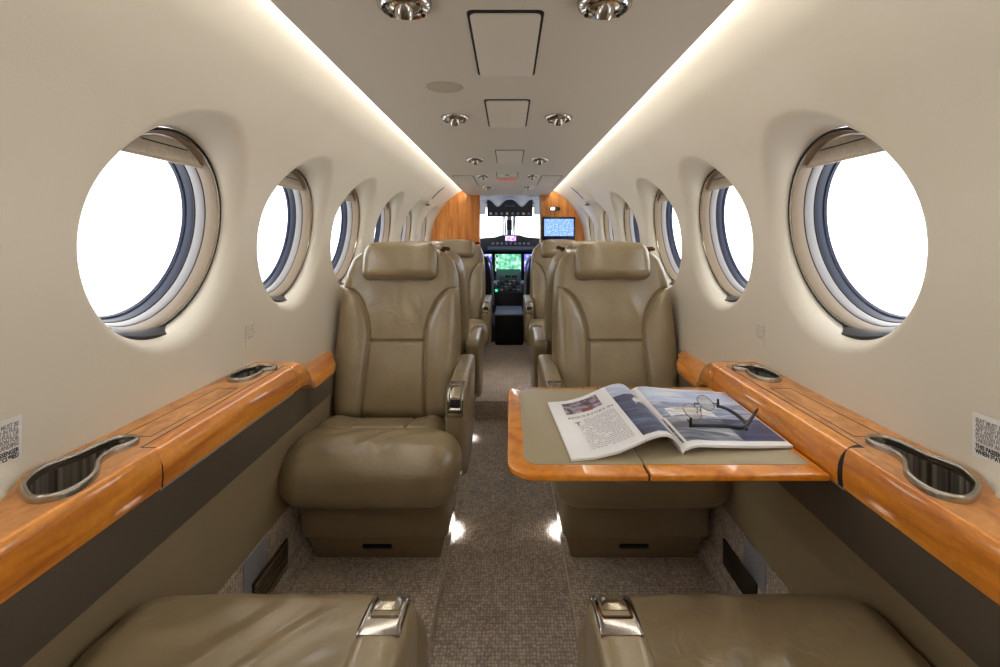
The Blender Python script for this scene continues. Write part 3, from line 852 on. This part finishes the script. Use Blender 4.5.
# ------------------------------------------------------------------ magazine
def magazine():
    zt = TZ+.0012
    R = empty('open_magazine', (.33, 1.1, zt), 0, 'open magazine with blue photo spread lying on the fold-out table', 'magazine')
    O = Vector(R.location)
    # four corner tracks: page width parameter u, depth parameter w
    LN, LF = np.array([.122, .886]), np.array([.103, 1.190])     # left page outer edge near / far
    GN, GF = np.array([.329, .915]), np.array([.322, 1.285])      # gutter
    RN, RFp = np.array([.545, .940]), np.array([.555, 1.265])
    def surf(pg, u, w, lift=0):
        """pg 0 left, 1 right; u 0 at the gutter, 1 at the outer edge"""
        if pg == 0:
            A, B = GN+(GF-GN)*w, LN+(LF-LN)*w
            z = float(np.interp(u, [0, .02, .06, .12, .20, .32, .45, .60, .8, 1], [.002, .014, .029, .0385, .0405, .035, .0245, .014, .0065, .005]))
            z *= 1-.35*w; z += .004*w*math.sin(u*PI*2.2)*u
        else:
            A, B = GN+(GF-GN)*w, RN+(RFp-RN)*w
            z = float(np.interp(u, [0, .02, .07, .15, .3, .6, 1], [.002, .009, .0150, .0175, .0145, .0105, .0065]))
            z *= 1-.1*w
        xy = A+(B-A)*(u if pg else (u*.96+.04*u*u))
        return Vector((xy[0]-O.x, xy[1]-O.y, z+lift))
    U = [0, .01, .025, .045, .07, .1, .14, .18, .23, .28, .34, .4, .46, .52, .6, .7, .8, .9, 1]
    W = np.linspace(0, 1, 13)
    for pg, nm in ((0, 'left_page_block'), (1, 'right_page_block')):
        mb = MB(); nU = len(U); vs = []; fs = []
        th = .0045
        for w in W:
            for u in U: vs.append(surf(pg, u, w))
        n1 = len(vs)
        for w in W:
            for u in U:
                p = surf(pg, u, w, -th*(1 if u > .03 else .5)); p.z = max(p.z, .0003); vs.append(p)
        nw = len(W)
        for i in range(nw-1):
            for j in range(nU-1):
                a = i*nU+j; fs.append((a, a+1, a+nU+1, a+nU)); b = n1+a; fs.append((b, b+nU, b+nU+1, b+1))
        for i in range(nw-1):
            for j in (0, nU-1):
                a = i*nU+j; fs.append((a, a+nU, n1+a+nU, n1+a))
        for j in range(nU-1):
            for i in (0, nw-1):
                a = i*nU+j; fs.append((a, n1+a, n1+a+1, a+1))
        mb.add(vs, fs)
        blk = mb.build(nm, M['paper'], R, smooth=35)
        if pg == 0: left = blk
        else: right = blk
    def patch(name, pg, u0, u1, w0, w1, m, parent, lift=.0004, n=(14, 10), shape=None):
        mb = MB(); vs = []; fs = []
        for i in range(n[1]+1):
            for j in range(n[0]+1):
                u = u0+(u1-u0)*j/n[0]; w = w0+(w1-w0)*i/n[1]
                if shape: u, w = shape(u, w)
                vs.append(surf(pg, u, w, lift))
        for i in range(n[1]):
            for j in range(n[0]):
                a = i*(n[0]+1)+j; fs.append((a, a+1, a+n[0]+2, a+n[0]+1))
        mb.add(vs, fs); return mb.build(name, m, parent, smooth=180)
    # blue photograph across the spread
    def photo(name, stops, scale, stretch, dist=1.5):
        m, nt, b = new_mat(name); L = nt.links.new
        tc = nt.nodes.new('ShaderNodeTexCoord'); mp = nt.nodes.new('ShaderNodeMapping'); mp.inputs['Scale'].default_value = stretch
        mp.inputs['Rotation'].default_value = (0, 0, .35)
        n = nt.nodes.new('ShaderNodeTexNoise'); n.inputs['Scale'].default_value = scale; n.inputs['Detail'].default_value = 6
        n.inputs['Distortion'].default_value = dist
        r = nt.nodes.new('ShaderNodeValToRGB'); e = r.color_ramp.elements
        e[0].position, e[0].color = stops[0][0], lin(stops[0][1]); e[1].position, e[1].color = stops[-1][0], lin(stops[-1][1])
        for p_, c_ in stops[1:-1]:
            k_ = e.new(p_); k_.color = lin(c_)
        L(tc.outputs['Object'], mp.inputs['Vector']); L(mp.outputs['Vector'], n.inputs['Vector']); L(n.outputs['Fac'], r.inputs['Fac'])
        L(r.outputs['Color'], b.inputs['Base Color']); b.inputs['Roughness'].default_value = .4
        return m
    navy = photo('photo_navy', [(.3, (26, 32, 62)), (.52, (44, 58, 104)), (.64, (74, 94, 138)), (.8, (140, 156, 186))], 6, (1, 5, 1))
    sky = photo('photo_sky', [(.3, (150, 166, 206)), (.5, (190, 202, 228)), (.75, (222, 228, 240))], 6, (1, 4, 1))
    wave = photo('photo_wave', [(.3, (40, 46, 80)), (.45, (84, 90, 112)), (.58, (160, 166, 178)), (.75, (225, 227, 230))], 5, (1.2, 5, 1), 1.5)
    craft = photo('photo_craft', [(.25, (110, 108, 112)), (.4, (190, 186, 176)), (.52, (232, 232, 234)), (.8, (250, 250, 250))], 22, (1, 3, 1), 1)
    crowd = photo('photo_crowd', [(.3, (40, 26, 36)), (.45, (92, 74, 90)), (.55, (150, 130, 150)), (.75, (214, 206, 220))], 60, (1, 1, 1), .5)
    patch('spread_photo', 0, .0, .345, .05, .74, navy, left, n=(30, 14))
    patch('sky_photo', 0, .0, .345, .74, .985, sky, left, n=(30, 6))
    patch('photo_highlight', 0, .02, .17, .52, .62, craft, left, .0007, n=(14, 5), shape=lambda u, w: (u, w+.05*math.sin((u-.02)/.15*PI)))
    patch('sky_photo', 1, .0, .985, .68, .985, sky, right)
    patch('wave_photo', 1, .0, .60, .06, .40, wave, right)
    patch('sea_photo', 1, .60, .985, .06, .40, navy, right)
    patch('coast_photo', 1, .0, .985, .40, .68, photo('photo_coast', [(.3, (92, 104, 140)), (.5, (140, 152, 188)), (.6, (176, 184, 204)), (.8, (222, 224, 228))], 9, (2, 6, 1)), right)
    patch('vessel_photo', 1, .14, .60, .40, .53, craft, right, .0008, shape=lambda u, w: (u, w+.06*math.sin((u-.12)/.54*PI)))
    # article page
    patch('crowd_photo', 0, .475, .865, .70, .93, crowd, left)
    patch('crowd_detail', 0, .58, .70, .69, .75, mat('brick_red', (140, 56, 44), .4), left, .0008)
    def glyph_row(u0, u1, w, hh, ww, gap, m, name, pg=0, lift=.0005, dens=1.0):
        mb = MB(); u = u0
        while u < u1:
            L_ = ww*random.uniform(.5, 1.3)
            if random.random() < dens:
                a, b, c, d = surf(pg, u, w, lift), surf(pg, min(u+L_, u1), w, lift), surf(pg, min(u+L_, u1), w+hh, lift), surf(pg, u, w+hh, lift)
                mb.add([a, b, c, d], [(0, 1, 2, 3)])
            u += L_+gap
        return mb
    # heading, letters bent over the page (strokes)
    def page_text(body, u1, w, size, name, m, sx=1.0):
        cu = bpy.data.curves.new(name, 'FONT'); cu.body = body; cu.size = 1; cu.resolution_u = 2
        tmp = bpy.data.objects.new('tmp', cu); COL.objects.link(tmp)
        me = bpy.data.meshes.new_from_object(tmp.evaluated_get(bpy.context.evaluated_depsgraph_get()))
        bpy.data.objects.remove(tmp); bpy.data.curves.remove(cu)
        for v in me.vertices:
            v.co = surf(0, u1-v.co.x*size*sx, w+v.co.y*size*.7, .0007)
        me.materials.clear(); me.name = name
        return link(name, me, m, left, 0)
    page_text('REGULATORY IN', .87, .605, .066, 'heading', M['ink'], .95)
    page_text('T', .83, .475, .12, 'drop_capital', M['ink'], .9)
    body = MB()
    for r_ in range(20):
        w = .555-.024*r_
        for (a, b_) in ((.50, .80),):
            t = glyph_row(a-.10, b_ if r_ > 3 else .73, w, .008, .028, .008, None, None, dens=.92); body.add(t.v, t.f)
    body.build('article_text', M['inktext'], left, smooth=0, kind='stuff')
    # cover sheets under the blocks
    return R, surf, O
mag, msurf, mO = magazine()

# ------------------------------------------------------------------ spectacles
def glasses():
    zb = TZ+.0165
    R = empty('eyeglasses', (.42, 1.05, zb), 0, 'black-armed rimless eyeglasses resting on the right page of the magazine', 'glasses')
    O = Vector(R.location)
    def P(x, y, z): return Vector((x-O.x, y-O.y, z))
    A, B = P(.369, .985, .012), P(.470, 1.098, .012)
    ax = (B-A).normalized(); per = Vector((-ax.y, ax.x, 0)); up = Vector((0, 0, 1))
    face = (per*.80+up*.60).normalized()
    Lw = (B-A).length
    cen = []
    for f in (.26, .74):
        c = A+ax*Lw*f+face*.016+Vector((0, 0, .004)); cen.append(c)
        pts = [c+ax*(.026*math.copysign(abs(math.cos(t))**.75, math.cos(t)))+face*(.0185*math.copysign(abs(math.sin(t))**.8, math.sin(t))) for t in np.linspace(0, 2*PI, 32, endpoint=False)]
        nrm = ax.cross(face)
        mb = MB(); mb.rings([[tuple(p) for p in pts], [tuple(p+nrm*.0018) for p in pts]])
        l = mb.build('lens', M['lens'], R, smooth=30)
        mb = MB(); mb.tube([p+nrm*.0009 for p in pts], .0008, 6, closed=True); mb.build('rim', M['chrome'], l)
    mb = MB(); c1, c2 = cen
    mb.tube([c1+ax*.025+face*.006, (c1+c2)/2+face*.012, c2-ax*.025+face*.006], .0013, 8); mb.build('bridge', M['black'], R)
    for c, s in ((c1, 1), (c2, -1)):
        q = c+ax*s*.023
        mb = MB(); mb.tube([q, q-Vector((0, 0, .004))+ax*s*.006, q-Vector((0, 0, .010))+ax*s*.004], [.001, .001, .0024], 8); mb.build('nose_pad', M['chrome'], R)
    def arm(p0, pts, r):
        mb = MB(); C_ = catmull([tuple(p) for p in [p0]+pts], 6, closed=False)
        n = len(C_); mb.tube(C_, [r*(1.1 if i < 4 else .85+.45*math.sin(i/n*PI)) for i in range(n)], 8); return mb
    h1 = MB(); 
    for q, s in ((A, -1), (B, 1)):
        mb = MB(); mb.tube([q+Vector((0, 0, .016)), q, q-Vector((0, 0, .003))], [.0022, .0038, .0030], 8)
        mb.tube([q+Vector((0, 0, .004)), q-ax*s*.008+face*.012], .0014, 6)
        mb.build('hinge', M['black'], R)
    arm(A, [P(.395, .984, .012), P(.435, .985, .011), P(.470, .983, .009), P(.500, 1.012, .014), P(.535, 1.055, .020)], .0030).build('temple_arm', M['black'], R)
    arm(B, [P(.481, 1.075, .013), P(.487, 1.035, .012), P(.484, 1.000, .010), P(.474, .975, .008)], .0030).build('temple_arm', M['black'], R)
    return R
glasses()

# ------------------------------------------------------------------ placards
def placard(s):
    side = 'left' if s < 0 else 'right'
    y1 = .722 if s < 0 else .735; y0 = .60
    v0, v1 = -.320, -.255
    R = empty('safety_placard', (s*prof(-.28), (y0+y1)/2, CZ-.28), 0, 'printed grey safety placard on the %s wall just above the near cup holder' % side, 'placard', 'seat position placards')
    # local: a horizontal reading direction, b up
    xin = prof(-.28)-.0015
    O = Vector(R.location)
    mb = MB(); mb.box((min(s*xin, s*(xin-.0008))-O.x, y0-O.y, v0+CZ-O.z), (max(s*xin, s*(xin-.0008))-O.x, y1-O.y, v1+CZ-O.z))
    mb.build('placard_plate', M['placard'], R, smooth=0)
    # reading direction: on the left wall text runs towards +Y, on the right wall towards -Y
    T = Matrix(((0, 0, -s, s*(xin-.0010)-O.x), (-s, 0, 0, 0), (0, 1, 0, 0), (0, 0, 0, 1)))
    T[1][3] = y1-.005-(y0+y1)/2
    T1 = T.copy(); T1[2][3] = v1-.014+CZ-O.z
    text_mesh('instructions', 'SEAT MUST BE\nADJUSTED IN FULL\nAFT AND FULL UP\nPOSITION FOR\nTAKEOFF AND LANDING', .0088, M['inkgrey'], R, T1 @ Matrix.Diagonal((.74, 1, 1, 1)), 'RIGHT' if s < 0 else 'LEFT', bold=.0002, line=.80)
    T2 = T.copy(); T2[2][3] = v0+.0135+CZ-O.z
    text_mesh('occupancy_text', 'THIS PASSENGER\nWHEN SEAT OCCUPIED', .0088, M['ink'], R, T2 @ Matrix.Diagonal((.78, 1, 1, 1)), 'RIGHT' if s < 0 else 'LEFT', bold=.0003, line=.85)
placard(-1); placard(1)
def small_placard(s):
    side = 'left' if s < 0 else 'right'
    y0, y1, v0, v1 = 1.335, 1.385, -.295, -.232
    x = prof(-.265)-.0009
    R = empty('clear_decal', (s*x, 1.36, CZ-.265), 0, 'tiny faint printed decal on the %s wall above the far cup holder' % side, 'decal', 'faint wall decals')
    R.rotation_euler = (0, math.atan(s*(prof(-.235)-prof(-.295))/.06), 0)
    mb = MB(); mb.box((-.0004, -.022, -.030), (.0004, .022, .030)); mb.build('decal_film', mat('film', (216, 209, 196), .35), R, smooth=0)
    T = Matrix(((0, 0, -s, -s*.0006), (-s, 0, 0, 0), (0, 1, 0, .018), (0, 0, 0, 1)))
    text_mesh('printed_lines', 'USE CUP\nHOLDERS\nONLY FOR\nDRINKS', .0105, M['faint'], R, T, 'CENTER', line=.9)
small_placard(-1); small_placard(1)

# ------------------------------------------------------------------ kick wall fittings
for s, side in ((-1, 'left'), (1, 'right')):
    R = empty('outlet_plate', (s*.6605, 1.32, CZ-.868), 0, 'brushed metal cover plate on the carpeted %s kick wall' % side, 'plate')
    mb = MB(); mb.box((-.003, -.058, -.043), (.003, .058, .043)); mb.build('cover', M['plate'], R, bevel=.0012)
    R = empty('air_vent', (s*.655, 1.40, CZ-.955), 0, 'dark slotted air vent low on the carpeted %s kick wall' % side, 'vent')
    mb = MB(); mb.box((-.003, -.10, -.052), (.003, .10, .052)); mb.build('vent_body', M['vent_dark'], R, bevel=.001)
    if s < 0:
        for k in range(8):
            z = -.042+.012*k
            mb = MB(); mb.box((.0, -.095, z-.0022), (.0065, .095, z+.0022)); mb.build('louver', M['vent'], R)

# ------------------------------------------------------------------ aisle courtesy lights
for s, side in ((-1, 'left'), (1, 'right')):
    for y, wh in ((1.82, 'beside the near seat base'), (2.66, 'further forward beside the second seat')):
        R = empty('courtesy_light', (s*.197, y, .105), 0, 'small aisle floor light on the %s %s' % (side, wh), 'light', 'aisle floor lights')
        mb = MB(); mb.box((-.012, -.03, -.018), (.012, .03, .016)); mb.build('lamp_housing', M['dark_plastic'], R, bevel=.003)
        mb = MB(); mb.box((-.008-s*.003, -.022, -.0195), (.008-s*.003, .022, -.0175)); mb.build('lamp_lens', M['lampwhite'], R)
        ld = bpy.data.lights.new('courtesy_lamp', 'SPOT'); ld.energy = 1.7 if y < 2 else .8; ld.spot_size = math.radians(88); ld.spot_blend = .8; ld.shadow_soft_size = .012
        ld.color = (.9, .93, 1)
        lo = bpy.data.objects.new('courtesy_lamp', ld); COL.objects.link(lo); lo.parent = R
        lo.location = (-s*.030, 0, -.006); lo.rotation_euler = (0, -s*math.radians(30), 0)

# ------------------------------------------------------------------ arch trim near the bulkhead
def arch(s, n):
    pts = [p for p in LC if .235 < p[1] < .384]
    rr = []
    for (y, d) in ((3.37, .0), (3.385, .010), (3.70, .012), (3.715, .0)):
        rg = []
        for (x, v) in pts: 
            nx, nv = -x, -(v+.1); L_ = math.hypot(nx, nv)
            k = sstep(.235, .27, v)
            rg.append((s*(x+nx/L_*(d*k+.0004)), y, CZ+v+nv/L_*(d*k+.0004)))
        rr.append(rg)
    mb = MB(); mb.rings(rr, False, False, False)
    mb.build('trim_%d' % n, M['liner'], smooth=40, kind='structure')
    # dark slot and a small spot
    pts2 = [p for p in LC if .285 < p[1] < .372]
    rr = []
    for y in (3.655, 3.69):
        rg = []
        for (x, v) in pts2:
            nx, nv = -x, -(v+.1); L_ = math.hypot(nx, nv)
            rg.append((s*(x+nx/L_*.0135), y, CZ+v+nv/L_*.0135))
        rr.append(rg)
    side = 'left' if s < 0 else 'right'
    mb = MB(); mb.rings(rr, False, False, False)
    o = mb.build('arch_slot', M['gap'], smooth=40, label='thin dark curved slot in the %s arch trim near the bulkhead' % side, cat='slot')
    R = empty('arch_spot', (s*.585, 3.66, CZ+.248), 0, 'tiny chrome spot lamp on the %s arch trim' % side, 'lamp')
    ax = Vector((-s*.8, 0, -.5)).normalized(); T = ax.to_track_quat('Z', 'Y').to_matrix().to_4x4()
    mb = MB(); mb.lathe([(.022,-.012),(.024,.004),(.018,.012),(.008,.020),(.0,.021)], 20, T); mb.build('lamp_body', M['nickel'], R)
arch(-1, 5); arch(1, 6)

# ------------------------------------------------------------------ bulkhead
DL, DR = -.262, .300
def bulk(s):
    pts = [(s*p[0], CZ+p[1]) for p in LC if p[1] > -.60 and p[1] < .41]
    xd = DL if s < 0 else DR
    poly = [(xd, .0), (s*.69, .0)]+pts+[(xd, CZ+.41)]
    mb = MB(); mb.prism(poly, Y1-.006, Y1+.03, 'y')
    mb.build('wall_front' if s < 0 else 'wall_front.001', M['wood_wall'], smooth=0, kind='structure')
    # jamb
    mb = MB(); mb.box((min(xd, xd-s*.012), Y1-.03, .1), (max(xd, xd-s*.012), Y1+.05, CZ+.375)); mb.build('trim_%d' % (7 if s < 0 else 8), M['wood_wall'] if s < 0 else M['nickel'], bevel=.003, kind='structure')
bulk(-1); bulk(1)
R = empty('wall_monitor', (.455, Y1-.03, CZ+.075), 0, 'small black framed monitor with blue picture on the wood bulkhead', 'monitor')
mb = MB(); mb.box((-.147, -.02, -.104), (.147, .02, .104)); mb.build('bezel', M['black'], R, bevel=.006)
mb = MB(); mb.box((-.130, -.0215, -.066), (.130, -.0195, .086)); mb.build('screen', screen('mon', [(70, 110, 235), (110, 150, 250), (190, 212, 255)], 90, 1.1), R)
R = empty('bulkhead_lamp', (.42, Y1-.02, CZ+.252), 0, 'small chrome reading lamp above the monitor on the bulkhead', 'lamp')
mb = MB(); mb.prism(rrect(-.05, .05, -.016, .016, .015), -.02, .013, 'y'); mb.build('lamp_body', M['black'], R, bevel=.004)
mb = MB(); mb.prism(rrect(-.040, .0, -.012, .012, .010), -.026, -.019, 'y'); mb.build('lamp_lens', emit('lw2', (250, 250, 255), 2), R, bevel=.002)

# ------------------------------------------------------------------ cockpit
CK0, CK1 = Y1+.03, 6.35
mb = MB(); mb.box((-.72, CK0, -.04), (.72, CK1+.3, .10)); mb.build('floor_cockpit', M['black_soft'], smooth=0, kind='structure')
# shell with side and front window openings left free above the sill
for s, side in ((-1, 'left'), (1, 'right')):
    mb = MB(); mb.box((min(s*.70, s*.72), CK0, .0), (max(s*.70, s*.72), CK1+.2, CZ-.02))
    mb.build('wall_cockpit_%s' % side, M['cockpit_grey'], smooth=0, kind='structure')
    mb = MB()
    mb.tube([(s*.66, CK0+.02, CZ-.02), (s*.63, CK0+.02, CZ+.2), (s*.48, CK0+.02, CZ+.36)], .035, 8)
    mb.tube([(s*.68, 5.35, CZ-.02), (s*.62, 5.35, CZ+.2), (s*.46, 5.35, CZ+.37)], .03, 8)
    mb.tube([(s*.66, 6.0, CZ-.02), (s*.58, 5.9, CZ+.17), (s*.42, 5.75, CZ+.33)], .028, 8)
    mb.build('trim_%d' % (9 if s < 0 else 10), M['cockpit_grey'], kind='structure')
# roof of the cockpit
mb = MB(); P_ = [(-.70, .33), (-.5, .41), (0, .44), (.5, .41), (.70, .33), (.70, .36), (.5, .45), (0, .48), (-.5, .45), (-.70, .36)]
mb.rings([[(x, CK0, CZ+v) for x, v in P_], [(x, 5.3, CZ+v-.01) for x, v in P_], [(x*.85, 5.85, CZ+v-.07) for x, v in P_]])
mb.build('ceiling_cockpit', M['bluegrey'], smooth=60, kind='structure')
mb = MB(); mb.box((-.72, 6.42, .0), (.72, 6.45, CZ-.04)); mb.build('wall_cockpit_front', M['cockpit'], smooth=0, kind='structure')
# windshield: two panes and posts
R = empty('windshield', (.015, 6.1, CZ), 0, 'bright cockpit windshield of two panes with a grey centre post', 'windshield')
for s_ in (-1, 1):
    c = s_*.245
    q = [(c-.205, .22, -.06), (c+.205, .22, -.06), (c+.185, -.17, .36), (c-.185, -.17, .36)]
    mb = MB(); mb.rings([q, [(a, b+.006, c_) for a, b, c_ in q]]); p_ = mb.build('pane', M['glass'], R, smooth=0)
    mb = MB(); mb.tube(q, .012, 8, closed=True); mb.build('pane_frame', M['cockpit_grey'], p_)
mb = MB(); mb.rings([[(-.030, .18, -.03), (.030, .18, -.03), (.026, -.19, .34), (-.026, -.19, .34)], [(-.030, .21, -.03), (.030, .21, -.03), (.026, -.16, .34), (-.026, -.16, .34)]]); mb.build('center_post', M['cockpit_grey'], R, bevel=.004)
for x in (-.075, .068):
    mb = MB(); mb.tube([(x, .12, -.02), (x, -.16, .32)], .008, 8); mb.build('strut', M['bluegrey'], R)
mb = MB(); mb.box((-.032, -.30, .08), (.032, -.22, .20)); cp = mb.build('compass', M['cockpit'], R, bevel=.006)
mb = MB(); mb.lathe([(.0,0),(.02,0),(.022,.01)], 20, Matrix.Translation((0, -.31, .16)) @ Matrix.Rotation(-PI/2, 4, 'X')); mb.build('compass_face', M['black'], cp)
# overhead panel with scalloped top
R = empty('overhead_panel', (.02, 5.25, CZ+.30), 0, 'dark overhead switch panel with scalloped edge in the cockpit', 'switch panel')
def scal(x):
    return .095-.075*(math.exp(-((x+.125)/.055)**2)+math.exp(-((x-.125)/.055)**2))
xs = np.linspace(-.24, .24, 49)
poly = [(-.235, -.085), (.235, -.085)]+[(x, max(scal(x), -.01)) for x in xs[::-1]]
mb = MB(); mb.prism(poly, -.02, .02, 'y'); mb.build('panel_body', M['cockpit'], R)
mb = MB(); mb.tube([(x, -.022, max(scal(x), -.01)+.004) for x in xs], .007, 8); mb.build('edge_trim', M['visor'], R)
for i in range(8):
    x = -.2+.4*i/7
    mb = MB(); mb.lathe([(.0,0),(.012,0),(.014,.012)], 14, Matrix.Translation((x, -.033, -.055)) @ Matrix.Rotation(-PI/2, 4, 'X')); mb.build('knob', M['cockpit_grey'] if i % 3 else M['signbase'], R)
for i in range(6):
    mb = MB(); mb.box((-.045+.018*i-.005, -.026, .02), (-.045+.018*i+.005, -.018, .034)); mb.build('switch', M['bluegrey'], R)
for s, side in ((-1, 'left'), (1, 'right')):
    R = empty('sun_visor', (.02+s*.30, 5.2, CZ+.31), 0, 'pale grey sun visor at the %s of the overhead panel' % side, 'visor', 'cockpit sun visors')
    mb = soft_box((.10, .03, .15), .012, (8, 4, 8)); mb.build('visor_panel', M['visor'], R)
    mb = MB(); mb.tube([(-s*.06, 0, .05), (s*.06, 0, .05)], .008, 8); mb.build('pivot_rod', M['dark_plastic'], R)
# glareshield
R = empty('glareshield', (.03, 5.72, CZ-.075), 0, 'black glareshield with raised centre and row of buttons', 'glareshield')
mb = MB()
poly = [(-.60,-.085),(.60,-.085),(.60,.055),(.33,.062),(.17,.075),(.10,.098),(-.10,.098),(-.17,.075),(-.33,.062),(-.60,.055)]
mb.prism(poly, -.08, .30, 'y'); mb.build('shield_body', M['cockpit'], R, bevel=.008)
for i in range(9):
    mb = MB(); mb.box((-.20+.05*i-.014, -.087, -.012), (-.20+.05*i+.014, -.079, .014)); mb.build('button', M['cockpit_grey'], R, bevel=.003)
mb = MB(); mb.box((-.26, -.085, -.066), (.26, -.079, -.032)); mb.build('label_strip', M['bluegrey'], R)
mb = MB(); mb.box((-.06, -.087, .030), (.06, -.079, .088)); mb.build('center_display', screen('cd', [(60, 60, 220), (200, 150, 230), (240, 230, 255)], 40, 1.2), R)
# instrument panel and displays
R = empty('instrument_panel', (.03, 5.85, CZ-.325), 0, 'cockpit instrument panel with three lit displays', 'instrument panel')
mb = MB(); mb.box((-.62, -.02, -.22), (.62, .05, .16)); mb.build('panel_body', M['cockpit'], R, bevel=.004)
def disp(x, w, z0, z1, m, lbl):
    mb = MB(); mb.box((x-w/2-.014, -.035, z0-.014), (x+w/2+.014, -.018, z1+.014)); b_ = mb.build('display_bezel', M['black'], R, bevel=.004)
    mb = MB(); mb.box((x-w/2, -.037, z0), (x+w/2, -.0345, z1)); mb.build('display_screen', m, b_, label=lbl)
disp(-.03, .30, -.075, .125, screen('mfd', [(50, 120, 130), (90, 185, 140), (150, 215, 185), (220, 240, 240)], 22, .9), 'green map display')
disp(-.34, .24, -.075, .125, screen('pfd', [(70, 60, 200), (110, 130, 240), (215, 220, 255)], 18, 1.2), 'blue flight display')
disp(.28, .24, -.075, .125, screen('pfd2', [(70, 60, 200), (120, 130, 240), (215, 220, 255)], 18, 1.2), 'blue flight display')
for i in range(5):
    mb = MB(); mb.box((-.17+.002, -.0385, -.06+.038*i), (-.148, -.0365, -.04+.038*i)); mb.build('soft_key', M['lampwhite'] if i % 2 else M['bluegrey'], R)
for r_ in range(3):
    for i in range(9):
        mb = MB(); mb.box((-.16+.033*i-.011, -.030, -.12-.034*r_), (-.16+.033*i+.011, -.018, -.102-.034*r_)); mb.build('switch', [M['cockpit_grey'], M['black'], M['bluegrey']][(i*r_+i) % 3], R)
# pedestal
R = empty('center_pedestal', (.005, 5.45, .10), 0, 'dark cockpit centre pedestal with throttle levers', 'pedestal')
mb = MB(); mb.rings([[(-.14, -.33, 0), (.14, -.33, 0), (.14, .33, 0), (-.14, .33, 0)], [(-.14, -.30, .40), (.14, -.30, .40), (.14, .33, .60), (-.14, .33, .60)]]); mb.build('pedestal_body', M['cockpit'], R, bevel=.006)
for i, x in enumerate((-.09, -.06, -.02, .01, .05, .08)):
    mb = MB(); mb.tube([(x, .10, .48), (x, .05, .535)], .006, 8)
    mb.add([], []); mb.lathe([(.0,-.012),(.014,-.010),(.016,0),(.014,.010),(.0,.012)], 12, Matrix.Translation((x, .05, .54)))
    mb.build('lever', [M['cockpit_grey'], M['cockpit_grey'], M['black'], M['black'], M['bronze'], M['bronze']][i], R)
for r_ in range(4):
    for i in range(6):
        y = -.26+.075*r_
        mb = MB(); mb.box((-.11+.042*i-.013, y-.014, .405+(y+.30)*.317), (-.11+.042*i+.013, y+.014, .418+(y+.30)*.317)); mb.build('key', [M['cockpit_grey'], M['black'], M['bluegrey'], M['signbase']][(i*3+r_) % 4], R)
mb = MB(); mb.lathe([(.0,.016),(.010,.012),(.012,0)], 12, Matrix.Translation((-.125, -.27, .41))); mb.build('indicator', M['green_led'], R)
# black cabinet in the doorway
R = empty('aisle_cabinet', (.015, 4.46, .106), 0, 'black box cabinet in the cockpit doorway', 'cabinet')
mb = MB(); mb.box((-.128, 0, 0), (.122, .55, .262)); mb.build('cabinet_body', M['black_soft'], R, bevel=.008)
mb = MB(); mb.box((-.13, -.004, .262), (.124, .55, .275)); mb.build('cabinet_top', M['bluegrey'], R, bevel=.004)
# pilot seats
def crew(s):
    side = 'left' if s < 0 else 'right'
    R = empty('pilot_seat', (s*.335+.01, 5.0, .10), 0, 'black %s pilot seat with grey shoulder rail in the cockpit' % side, 'seat', 'pilot seats')
    mb = soft_box((.34, .10, .56), .04, (14, 8, 24), lambda x, y, z: (x*(1-.25*sstep(.0, .28, z)), y, z), Matrix.Translation((0, .02, .50)) @ Matrix.Rotation(math.radians(8), 4, 'X'))
    mb.build('backrest', M['seat_blue'], R)
    mb = soft_box((.36, .42, .12), .04, (14, 16, 8), None, Matrix.Translation((0, .26, .32))); mb.build('seat_cushion', M['seat_blue'], R)
    mb = MB(); mb.box((-.15, .08, 0), (.15, .42, .27)); mb.build('seat_base', M['cockpit'], R, bevel=.01)
    mb = MB(); mb.tube([(-s*.175, -.05, .30), (-s*.175, -.06, .55), (-s*.160, -.05, .70), (-s*.12, -.03, .78)], .012, 8); mb.build('side_rail', M['cockpit_grey'], R)
    mb = soft_box((.05, .26, .035), .014, (6, 12, 5), None, Matrix.Translation((-s*.19, .10, .50))); mb.build('armrest', M['cockpit_grey'], R)
crew(-1); crew(1)

# ------------------------------------------------------------------ light, world, camera
w = bpy.data.worlds.new('World'); sc.world = w; w.use_nodes = True
bg = w.node_tree.nodes['Background']; bg.inputs['Color'].default_value = (.95, .97, 1, 1); bg.inputs['Strength'].default_value = 2.2

cam = bpy.data.cameras.new('Camera'); cam.sensor_width = 36; cam.lens = 18
cam.shift_x = -.009; cam.shift_y = -.0965; cam.clip_start = .02
co = bpy.data.objects.new('Camera', cam); COL.objects.link(co)
co.location = (.011, 0, CZ); co.rotation_euler = (PI/2, 0, 0)
sc.camera = co
vs = sc.view_settings
vs.view_transform = 'Standard'; vs.look = 'None'; vs.exposure = 0.75; vs.gamma = 1; vs.use_curve_mapping = False
sc.cycles.max_bounces = 12; sc.cycles.diffuse_bounces = 8; sc.cycles.transparent_max_bounces = 12
sc.cycles.use_denoising = True
try: sc.cycles.denoiser = 'OPENIMAGEDENOISE'
except Exception: pass
sc.cycles.sample_clamp_indirect = 8
